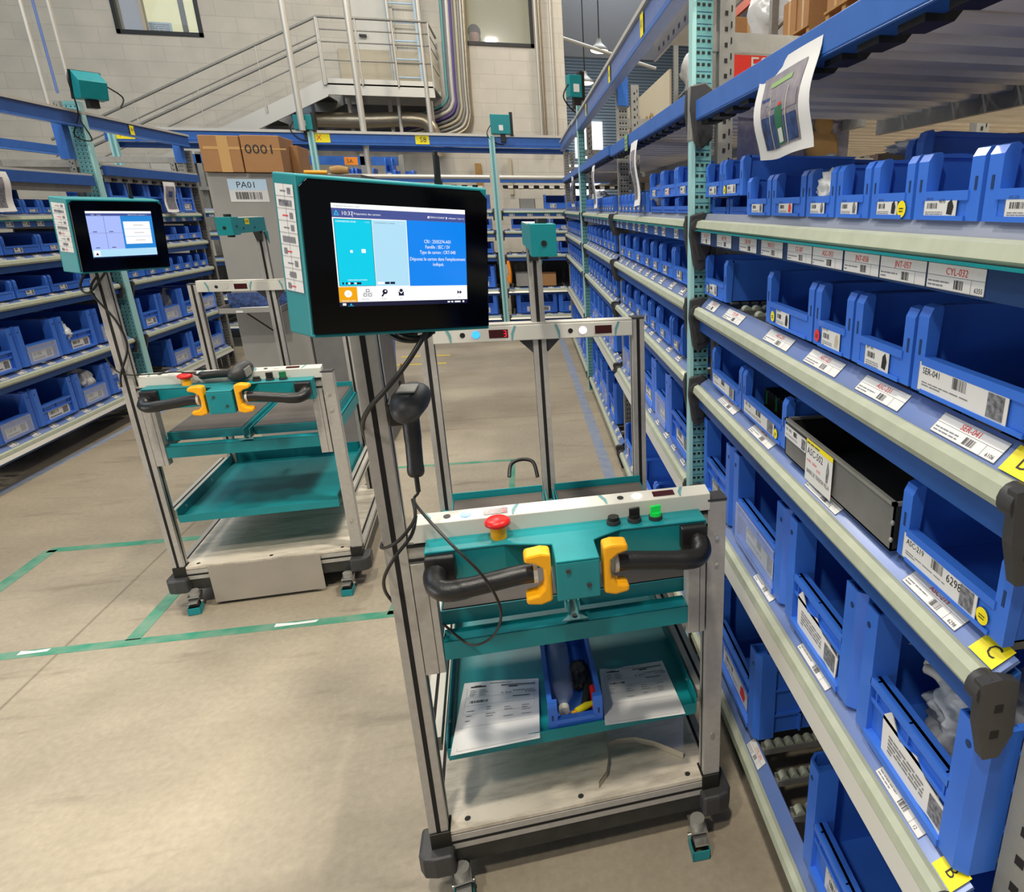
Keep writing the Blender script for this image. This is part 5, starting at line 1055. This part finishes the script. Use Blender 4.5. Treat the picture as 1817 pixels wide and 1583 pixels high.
    b = B(); out = [(.085, .0), (.085, -.062), (.245, -.062), (.325, -.085), (.338, -.088), (.338, -.168), (.425, -.168), (.425, -.09), (.44, -.08), (.487, -.058), (W-.068, -.062), (W-.068, 0)]
    b.prism(out, 'z', .990, .995, 'teal'); b.prism([(.085, -.004), (.085, -.060), (.243, -.060), (.31, -.036), (.43, -.036), (.487, -.056), (W-.068, -.060), (W-.068, -.004)], 'z', .912, .990, 'teal'); b.box((.338, -.168, .905), (.425, -.05, .99), 'teal')
    b.build('handle_console', t, bevel=.0025)
    b = B()
    for x, z in ((.362, .972), (.402, .935)): b.cyl((x, -.168, z), (x, -.1715, z), .005, 'char', 10)
    b.build('console_screws', t)
    for s in (-1, 1):
        X = lambda v: .3815+s*v
        b = B(); p = smooth_path([(X(.272), -.055, .960), (X(.278), -.085, .951), (X(.270), -.116, .942), (X(.245), -.130, .940), (X(.18), -.132, .948), (X(.115), -.132, .957), (X(.085), -.132, .958)], 5)
        b.tube(p, [.023]*10+[.0215]*8+[.02]*(len(p)-18), 'grip', 12); b.box((X(.238), -.082, .935), (X(.296), -.058, .988), 'grip'); b.build('grip_handle', t, bevel=.003)
        b = B(); b.cyl((X(.086), -.132, .958), (X(.078), -.132, .958), .0215, 'white', 16); b.build('grip_collar', t)
        pts = [(.052, .895), (.052, 1.0), (.07, 1.004), (.102, 1.000), (.104, .986), (.082, .980), (.068, .968), (.066, .945), (.068, .925), (.08, .912), (.104, .908), (.104, .893), (.075, .888)]
        b = B(); b.prism([(X(a), c+.012) for a, c in pts], 'y', -.165, -.125, 'yel'); b.build('thumb_lever', t, bevel=.005)
    b = B(); b.cyl((.233, -.03, .995), (.233, -.03, 1.022), .0165, 'yel', 18); e = b.build('emergency_stop', t); MB().lathe([(0, 1.040), (.02, 1.039), (.0265, 1.034), (.0265, 1.027), (.016, 1.020)], (.233, -.03, 0), 'red', 22).build('red_button', e)
    for x, m_, kn in ((.478, 'black', 0), (.525, 'black', 1), (.573, 'green' if lit else 'greend', 1)):
        b = B(); b.cyl((x, -.028, .995), (x, -.028, 1.004), .0155, 'char', 18); k_ = b.build('selector_switch', t)
        b = MB(); b.cyl((x, -.028, 1.004), (x, -.028, 1.012), .0125, 'black' if kn == 0 or m_ == 'black' else m_, 16)
        if kn: b.prism([(x-.012, -.034), (x+.012, -.03), (x+.012, -.022), (x-.012, -.026)], 'z', 1.008, 1.027, m_)
        b.build('switch_knob', k_, bevel=.001)
    # upper trays
    b = B(); b.box((.092, .0, .69), (W-.092, .003, .738), 'teal'); b.box((.092, .0, .735), (W-.092, .05, .738), 'teal'); b.build('front_apron', t, bevel=.001)
    for x in (.047, W-.05): b = B(); b.box((x, .045, .69), (x+.003, .72, .745), 'teal'); b.box((x-.02*(x > .3)+.0, .045, .742), (x+.003+.02*(x < .3), .72, .745), 'teal'); b.build('side_apron', t)
    b = B(); b.prism([(.355, .0), (.415, .0), (.398, .022), (.398, .72), (.372, .72), (.372, .022)], 'z', .745, .748, 'tealp'); b.box((.372, .02, .745), (.375, .72, .785), 'teal'); b.box((.395, .02, .745), (.398, .72, .785), 'teal'); b.cyl((.385, .012, .748), (.385, .012, .752), .006, 'steeld', 10); b.build('centre_rail', t)
    for x0, x1 in ((.088, .366), (.404, W-.062)):
        b = B(); b.box((x0, .055, .776), (x1, .69, .779), 'teal'); b.box((x0, .052, .748), (x1, .056, .785), 'teal'); b.box((x0, .69, .748), (x1, .694, .807), 'teal'); b.box((x0, .055, .748), (x0+.003, .69, .784), 'teal'); b.box((x1-.003, .055, .748), (x1, .69, .784), 'teal')
        tr = b.build('tray', t, bevel=.001); MB().box((x0+.005, .06, .779), (x1-.005, .685, .786), 'mat').build('rubber_mat', tr)
    # lower tray
    b = B(); b.box((.068, .015, .412), (.685, .72, .415), 'teal'); b.box((.068, .012, .398), (.685, .016, .432), 'teal'); b.box((.068, .72, .40), (.685, .723, .47), 'teal'); b.box((.066, .012, .405), (.069, .72, .46), 'teal'); b.box((.684, .012, .405), (.687, .72, .46), 'teal')
    b.build('lower_tray', t, bevel=.001); b = B()
    for y in (.1, .4, .65): b.cyl((.069, y, .44), (.0715, y, .44), .005, 'chrome', 8); b.cyl((.684, y, .44), (.6815, y, .44), .005, 'chrome', 8)
    b.build('tray_screws', t)
    for x in (.012, W-.052): b = B(); yprof(b, x, .045, .71, .405, .04, 'alul'); b.build('side_rail', t)
    if ui == 1: MB().box((.25, .62, .20), (.62, .70, .40), 'teal').build('battery_box', t, bevel=.003)
    monitor(t, mon[0], mon[1], mon[2], mon[3], O, yaw, ui)
    return t
O1 = (-.329, 1.342, 0); Y1 = math.radians(2.74); O2 = (-1.566, 2.933, 0); Y2 = math.radians(3.4)
cart(O1, Y1, 'nearest aluminium and teal picking cart with lit blue screen and papers on its tray', 0, ((-.203, 1.25, 1.574), math.radians(25.8), math.radians(3.5), math.radians(3)))
cart(O2, Y2, 'left farther picking cart with lilac screen and bare teal lower tray', 1, ((-1.425, 2.918, 1.563), .967, .122, .008), plate=True, lit=False)
def L1(x, y, z): return V(O1)+Matrix.Rotation(Y1, 3, 'Z') @ V((x, y, z))
def L2(x, y, z): return V(O2)+Matrix.Rotation(Y2, 3, 'Z') @ V((x, y, z))
# handheld scanners
def scanner_mesh():
    b = MB(); n = 14
    prof = [(-.058, .022, .018, .004), (-.052, .034, .024, .002), (-.03, .040, .030, .0), (.0, .041, .031, 0), (.03, .037, .029, -.002), (.055, .027, .024, -.006), (.066, .012, .012, -.01)]
    vs = []
    for y, rx, rz_, dz in prof:
        for k in range(n): a = 2*PI*k/n; vs.append((rx*math.cos(a), y, dz+rz_*math.sin(a)))
    fs = [(i*n+k, i*n+(k+1) % n, (i+1)*n+(k+1) % n, (i+1)*n+k) for i in range(len(prof)-1) for k in range(n)]
    b.add(vs, [f[::-1] for f in fs]+[tuple(range(n)), tuple(range(len(vs)-1, len(vs)-n-1, -1))], 'char', True); return b
def scanner(M4, label, cordpts):
    t = thing('barcode_scanner', label, 'scanner', tuple(M4.translation)); t.rotation_euler = M4.to_euler(); M4 = M4 @ Matrix.Scale(.88, 4); t.scale = (.88, .88, .88)
    scanner_mesh().build('scanner_head', t)
    b = MB(); b.box((-.02, -.025, .0275), (.02, .022, .0315), 'steel'); b.build('top_plate', t, bevel=.004)
    b = MB(); b.tube(smooth_path([(0, .012, -.01), (0, .018, -.045), (0, .028, -.09), (0, .042, -.135), (0, .05, -.162)], 4), [.026]*3+[.0185]*5+[.0175]*5+[.0185, .0185, .017, .013], 'grip', 14); b.build('grip', t)
    b = MB(); b.box((-.007, -.012, -.05), (.007, .002, -.025), 'char'); b.build('trigger', t, bevel=.002)
    inv = M4.inverted(); b = MB(); b.tube([inv @ p for p in smooth_path(cordpts, 6)], .0032, 'black', 8); b.build('cord', t)
    b = MB(); b.tube([inv @ p for p in smooth_path(cordpts[:2], 6)], .0055, 'black', 8); b.build('strain_relief', t)
    return t
c = onY(727, 712, 1.335); P = lambda px, py, y: onY(px, py, y)
M4 = Matrix.Translation(c) @ Matrix.Rotation(.15, 4, 'Z') @ Matrix.Rotation(.30, 4, 'X') @ Matrix.Rotation(.0, 4, 'Y') @ Matrix.Rotation(PI, 4, 'Z') @ Matrix.Rotation(0, 4, 'X')
M4 = Matrix.Translation(c) @ Matrix.Rotation(-.1, 4, 'Z') @ Matrix.Rotation(.14, 4, 'X') @ Matrix.Rotation(PI, 4, 'Z')
tip = M4 @ V((0, .044, -.14))
scanner(M4, 'black handheld scanner hanging upright beside the tall post of the near cart', [tip, tip+V((.0, .0, -.035)), P(735, 885, 1.31), P(745, 905, 1.22), P(800, 965, 1.16), P(855, 1020, 1.14), P(885, 1070, 1.15), P(887, 1105, 1.2), P(868, 1135, 1.27), P(832, 1143, 1.31), P(785, 1106, 1.33)])
M5 = Matrix.Translation(L2(.42, -.035, 1.032)) @ Matrix.Rotation(Y2-1.45, 4, 'Z') @ Matrix.Rotation(1.0, 4, 'X') @ Matrix.Rotation(.0, 4, 'Y')
M5 = Matrix.Translation(L2(.43, -.028, 1.037)) @ Matrix.Rotation(Y2, 4, 'Z') @ Matrix(((-.06, -.29, .95, 0), (-.19, -.93, -.3, 0), (.98, -.2, .0, 0), (0, 0, 0, 1)))
tip = M5 @ V((0, .044, -.14))
scanner(M5, 'dark handheld scanner lying on the console of the left cart', [tip, tip+V((-.02, .0, .01)), L2(.2, -.01, 1.045), L2(.12, .0, 1.04), L2(.02, -.01, 1.05), L2(-.02, -.01, 1.12)])
# scanner holder and cables of the near cart
def cable(pts, label, r=.0035): return tag(MB().tube(smooth_path(pts, 7), r, 'black', 8).build('power_cable'), label, 'cable')
tag(MB().box((-.012, -.03, -.025), (.02, .03, .02), 'black').build('scanner_holder', None, tuple(onY(700, 728, 1.36)), .1, bevel=.004), 'black clip holding the scanner against the near cart post', 'holder')
cable([P(757, 588, 1.27), P(725, 640, 1.25), P(690, 685, 1.24), P(655, 725, 1.27), P(643, 755, 1.33), P(652, 785, 1.40), P(664, 810, 1.44)], 'black cable running from the near monitor diagonally across the tall post', .0045)
cable([P(700, 585, 1.3), P(715, 596, 1.28), P(740, 600, 1.28), P(770, 588, 1.3)], 'upper black cable loop under the near monitor', .0045)
cable([P(680, 586, 1.3), P(710, 603, 1.28), P(745, 604, 1.28), P(765, 592, 1.29)], 'lower black cable loop under the near monitor', .004)
cable([P(732, 885, 1.31), P(736, 920, 1.29), P(712, 955, 1.28), P(690, 970, 1.29), P(677, 972, 1.32), P(679, 962, 1.36)], 'short black cable loop left of the near cart post, upper one', .0035)
cable([P(738, 915, 1.31), P(730, 950, 1.29), P(700, 990, 1.28), P(682, 1025, 1.30), P(684, 1050, 1.34), P(700, 1072, 1.39)], 'long black cable loop left of the near cart post, lower one', .0035)
cable([L1(.265, .73, .83), L1(.275, .76, .862), L1(.31, .77, .872), L1(.345, .76, .862), L1(.355, .73, .82)], 'black hose loop behind the left tray of the near cart', .006)
cable([L2(.03, -.01, 1.42), L2(.0, -.02, 1.36), L2(.05, -.015, 1.25), L2(.06, -.01, 1.15), L2(.02, -.02, 1.05), L2(.01, -.02, 1.0)], 'black cable winding down the tall post of the left cart', .004)
cable([L2(.0, -.01, 1.44), L2(-.03, -.02, 1.38), L2(.0, -.03, 1.36), L2(.06, -.02, 1.43)], 'black cable loop under the left cart screen', .004)
# papers on the tray
def sheet(corners, z, label, droop, seed):
    t = thing('paper_sheet', label, 'paper', (0, 0, 0), 0, 'printed sheets on the near cart tray'); p = [V(q) for q in corners]; r = random.Random(seed)
    def S(u, v, off=0):
        q = (p[0]*(1-u)+p[1]*u)*(1-v)+(p[3]*(1-u)+p[2]*u)*v; return q+V((0, 0, off+droop*max(0, .12-v)*-1+.004*math.sin(u*3+seed)*v))
    def patch(b, u0, v0, u1, v1, m, off, n=2, k=2):
        vs = [S(u0+(u1-u0)*i/n, v0+(v1-v0)*j/k, off) for i in range(n+1) for j in range(k+1)]
        b.add(vs, [(i*(k+1)+j, (i+1)*(k+1)+j, (i+1)*(k+1)+j+1, i*(k+1)+j+1) for i in range(n) for j in range(k)], m, True)
    b = MB(); patch(b, 0, 0, 1, 1, 'paper', 0, 14, 14); b.build('sheet', t); b = MB()
    P_ = lambda u0, v0, u1, v1, m, off=.0008: patch(b, u0, v0, u1, v1, m, off, 6 if u1-u0 > .3 else 2, 1)
    P_(.1, .905, .3, .925, 'ink'); P_(.15, .925, .24, .935, 'ink'); P_(.34, .955, .64, .962, 'inkg'); P_(.5, .9, .95, .925, 'inkg'); P_(.6, .875, .72, .892, 'ink')
    for k_ in range(5): P_(.1, .86-k_*.022, .16+.02*(k_ % 2), .866-k_*.022, 'inkg'); P_(.22, .86-k_*.022, .3+.02*(k_ % 3), .866-k_*.022, 'inkg')
    for k_ in range(14): P_(.12+k_*.017, .665, .12+k_*.017+r.choice((.006, .01, .013)), .7, 'ink')
    for k_ in range(18): P_(.66+k_*.0125, .705, .668+k_*.0125, .722, 'ink')
    for v in (.75, .63, .5, .32): P_(.06, v, .94, v+.002, 'inkg')
    P_(.94, .03, .942, .97, 'inkg'); P_(.06, .03, .062, .9, 'inkg'); P_(.06, .03, .94, .032, 'inkg')
    for c_ in (.1, .34, .56, .78):
        for k_ in range(6):
            if r.random() < .75: P_(c_, .58-k_*.035, c_+r.uniform(.05, .12), .588-k_*.035, 'inkg')
    b.build('printed_text', t)
    for s, u, v, h in (('EXEMPLAIRE', .66, .79, .022), ('FTFM', .82, .755, .022), ('4 84', .5, .77, .018)):
        q = MB(); o_ = S(u, v, .0012); uu = (S(u+.2, v)-S(u, v)).normalized(); vv = (S(u, v+.1)-S(u, v)).normalized(); q.text((o_, uu, vv), 0, 0, h*.3, s, 'ink', .0006, w=.055 if len(s) > 5 else .028); q.build('heading', t)
    return t
sheet([L1(.075, -.012, .436), L1(.283, -.006, .434), L1(.296, .24, .4185), L1(.098, .262, .4185)], 0, 'printed white sheet on the near cart tray, left of the blue bin', .02, 1)
sheet([L1(.443, -.008, .436), L1(.648, -.018, .434), L1(.645, .218, .4185), L1(.466, .235, .4185)], 0, 'printed white sheet on the near cart tray, right of the blue bin', .02, 4)
add_bin('p', tuple(L1(.375, .02, .4165)), Y1, .135, .085, .34, 'blue bin between the two sheets on the near cart tray, holding a bottle', None or 'blue bin on the near cart tray', 900, lab=False)
t = thing('water_bottle', 'clear plastic bottle with white cap lying in the tray bin', 'bottle', tuple(L1(.350, .10, .458)), Y1-.02)
b = MB(); pr = [(.0, -.05), (.010, -.05), (.011, -.03), (.016, -.02), (.028, .0), (.031, .02)]+[(.031-.002*(i % 2), .03+i*.012) for i in range(12)]+[(.03, .175), (.0, .18)]
b.lathe([(r_, h) for r_, h in pr], (0, 0, 0), 'rib', 18, 'z'); b.T = None
o = b.build('bottle_body', t); o.rotation_euler = (-PI/2+.12, 0, 0); o.location = (0, 0, 0)
cp = MB().cyl((0, 0, -.054), (0, 0, -.038), .0135, 'white', 18).build('cap', t, bevel=.001); cp.rotation_euler = (-PI/2+.12, 0, 0)
tag(MB().tube([(0, 0, 0), (.03, .01, .002), (.05, .014, .002)], [.009, .010, .006], 'ylab', 10).cyl((-.012, -.003, -.001), (0, 0, 0), .006, 'yel', 10).build('highlighter', None, tuple(L1(.378, .045, .446)), .15), 'yellow and white marker lying in the tray bin', 'marker')
tag(MB().tube([(0, 0, 0), (0, .08, .01)], .007, 'red', 10).build('red_marker', None, tuple(L1(.425, .04, .444))), 'red-ended pen in the tray bin', 'pen')
tag(MB().prism([(0, 0), (.018, .002), (.03, .12), (.006, .13)], 'z', 0, .012, 'black').build('cutter', None, tuple(L1(.39, .06, .432)), -.15, bevel=.003), 'black cutter lying in the tray bin beside the bottle', 'cutter')
crumple('dark_cloth', tuple(L1(.405, .20, .436)), (.025, .05, .013), 'char', 'dark crumpled cloth at the back of the tray bin', 'cloth', None, 30, .4)
# bent acrylic shield on the deck board
t = thing('acrylic_shield', 'bent clear acrylic shield standing on the near cart deck board', 'shield', tuple(L1(0, 0, .1965)), Y1)
pts = smooth_path([(.425, .03), (.462, .085), (.470, .165), (.478, .172), (.55, .165), (.60, .135), (.668, .072)], 5)
pts = [V((p_[0], p_[1], 0)) for p_ in [V((a, c_, 0)) for a, c_ in [(q[0], q[1]) for q in [V((x, y, 0)) for x, y in [(.425, .03), (.450, .06), (.462, .10), (.470, .165), (.50, .172), (.55, .165), (.60, .135), (.668, .072)]]]]]
b = MB(); n = len(pts); vs = [p_+V((0, 0, .0)) for p_ in pts]+[p_+V((0, 0, .02)) for p_ in pts]
b.add(vs, [(i, i+1, n+i+1, n+i) for i in range(n-1)], 'pcream'); b.add([v+V((0, .003, 0)) for v in vs], [(i, i+1, n+i+1, n+i) for i in range(n-1)], 'pcream'); b.build('frosted_edge', t)
b = MB(); q = pts[3:]; n = len(q); vs = [p_+V((0, 0, .02)) for p_ in q]+[p_+V((0, 0, .17)) for p_ in q]; b.add(vs, [(i, i+1, n+i+1, n+i) for i in range(n-1)], 'acry', True); b.build('clear_sheet', t)
# ------------------------------------------------------------------ grey packing cabinet with boxes on top
PY_ = 5.0; pa = onY(365, 308, PY_); pb = onY(497, 308, PY_)
t = thing('packing_cabinet', 'tall grey cabinet column marked PA01 with barcode behind the left cart', 'cabinet', (pa.x, PY_, 0), math.radians(2)); W_ = pb.x-pa.x
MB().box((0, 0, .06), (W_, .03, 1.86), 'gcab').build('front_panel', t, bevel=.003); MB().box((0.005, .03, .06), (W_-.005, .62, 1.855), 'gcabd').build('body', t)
b = MB()
for x in (.05, W_-.05): b.cyl((x-.02, .05, .03), (x+.02, .05, .03), .03, 'black', 12)
b.build('feet', t)
b = MB(); F_ = FRONT(.11, -.001, 1.69); b.rect(F_, 0, 0, .22, .135, 'card'); b.rect(F_, 0, .07, .22, .135, 'ltb', .001); b.text(F_, .045, .083, .038, 'PA01', 'ink', .0015); b.bars(F_, .035, .015, .185, .058, 'ink', 17, .0015, 5); b.build('name_label', t)
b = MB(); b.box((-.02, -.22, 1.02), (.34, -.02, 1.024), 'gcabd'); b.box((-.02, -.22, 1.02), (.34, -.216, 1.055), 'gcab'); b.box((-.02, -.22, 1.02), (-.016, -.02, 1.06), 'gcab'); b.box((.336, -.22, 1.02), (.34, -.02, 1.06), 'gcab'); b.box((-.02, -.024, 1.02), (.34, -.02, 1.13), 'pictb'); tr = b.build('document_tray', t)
MB().tube([(.25, -.02, .84), (.12, -.18, 1.02)], .005, 'black', 6).build('tray_stay', t)
sh = MB().box((-.1, -.085, 0), (.1, .085, .012), 'paper').build('paper_stack', None, (pa.x+.17, PY_-.12, 1.026), .2); tag(sh, 'white papers lying in the document tray on the grey cabinet', 'papers')
# cardboard boxes
for i, (px0, px1, ptop, pbot, l) in enumerate(((349, 432, 240, 307, 'taped cardboard box on the grey cabinet, left one'), (423, 503, 240, 307, 'cardboard box marked 1000 upside down on the grey cabinet'))):
    a = onY(px0+8, 275, PY_-.02); c_ = onY(px1-2, 275, PY_-.02); z0 = 1.863; z1 = onY(px0, ptop, PY_).z
    t = thing('cardboard_box', l, 'cardboard box', ((a.x+c_.x)/2, PY_-.03, z0), math.radians(2), 'cardboard boxes on the grey cabinet'); w_ = (c_.x-a.x)/2-.003
    MB().box((-w_, 0, 0), (w_, .32, z1-z0), 'cardb').build('carton', t, bevel=.004)
    b = MB(); F_ = FRONT(-w_, -.0006, 0)
    if i == 0: b.rect(F_, .10, .0, .16, z1-z0, 'tape', .0006); b.rect(F_, .02, (z1-z0)*.62, .22, (z1-z0)*.7, 'tape', .0004)
    else:
        fr_ = (V((w_-.03, -.0008, .16)), V((-1, 0, 0)), V((0, 0, -1))); b.text(fr_, 0, .0, .055, '1000', 'ink', .0006, w=.17); b.rect(F_, 0, (z1-z0)*.62, .25, (z1-z0)*.66, 'tape', .0004)
    b.build('packing_tape' if i == 0 else 'marker_writing', t)
for i, (px0, px1, l) in enumerate(((505, 520, 'narrow carton right of the marked box, left of two'), (520, 536, 'narrow carton right of the marked box, right of two'))):
    a = onY(px0, 290, PY_+.25); c_ = onY(px1, 290, PY_+.25); o = MB().box((0, 0, 0), (c_.x-a.x, .3, .17), 'cardb').build('cardboard_box', None, (a.x, PY_+.2, 1.868), .05, bevel=.003); tag(o, l, 'cardboard box', 'cardboard boxes on the grey cabinet')
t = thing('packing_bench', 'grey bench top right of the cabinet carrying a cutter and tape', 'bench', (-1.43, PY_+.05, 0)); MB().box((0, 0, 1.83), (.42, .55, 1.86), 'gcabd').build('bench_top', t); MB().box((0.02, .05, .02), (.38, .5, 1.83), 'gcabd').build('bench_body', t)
tag(MB().tube([(0, 0, 0), (.14, 0, .0)], .012, 'yel', 8).build('yellow_tool', None, (-1.36, PY_+.1, 1.873)), 'yellow stick lying on the bench above the near monitor corner', 'tool')
tag(MB().tube([(0, 0, 0), (.05, 0, .004), (.11, .0, .0)], [.022, .028, .02], 'wood', 10).build('tape_roll', None, (-1.2, PY_+.1, 1.885)), 'brown roll lying on the bench behind the near monitor', 'roll')
# perforated panel leaning by the cabinet and blue bins on a dark stand
b = MB(); b.box((0, 0, -.80), (.22, .01, .62), 'gcabd'); b.prism([(.01, .62), (.01, .36), (.20, .5), (.20, .62)], 'y', -.006, 0, 'card')
for i in range(8):
    for j in range(6):
        if .4+.13*(i/8) < .4+j*.035: b.box((.025+i*.021, -.0068, .40+j*.035), (.034+i*.021, -.006, .408+j*.035), 'inkg')
b.prism([(.006, .62), (.006, .355), (.01, .36), (.01, .62)], 'y', -.0075, 0, 'redink'); b.prism([(.01, .36), (.20, .5), (.2, .495), (.006, .352)], 'y', -.0075, 0, 'redink')
q = onY(553, 590, 4.7); tag(b.build('perforated_board', None, (q.x, 4.7, .80)), 'white perforated board with red edge left below the near monitor', 'panel')
t = thing('waste_stand', 'dark wheeled stand with blue tubs seen behind the scanner', 'stand', (-1.42, 6.6, 0), .1, 'blue tubs on a dark stand')
MB().box((-.14, -.1, .0), (.2, .3, .13), 'steeld').build('base', t); MB().tube([(.1, -.1, .1), (.2, -.14, .2), (.24, -.16, .3)], .02, 'wood', 8).build('pedal', t)
b = MB(); b.prism([(-.13, .13), (.1, .13), (.13, .62), (-.16, .62)], 'y', -.06, .14, 'bin2'); b.build('tub', t); b = MB(); b.prism([(.0, .13), (.14, .13), (.18, .70), (.0, .70)], 'y', .05, .32, 'bin'); b.build('tub', t); MB().box((-.15, -.07, .6), (.12, .15, .63), 'alul').build('rim', t)
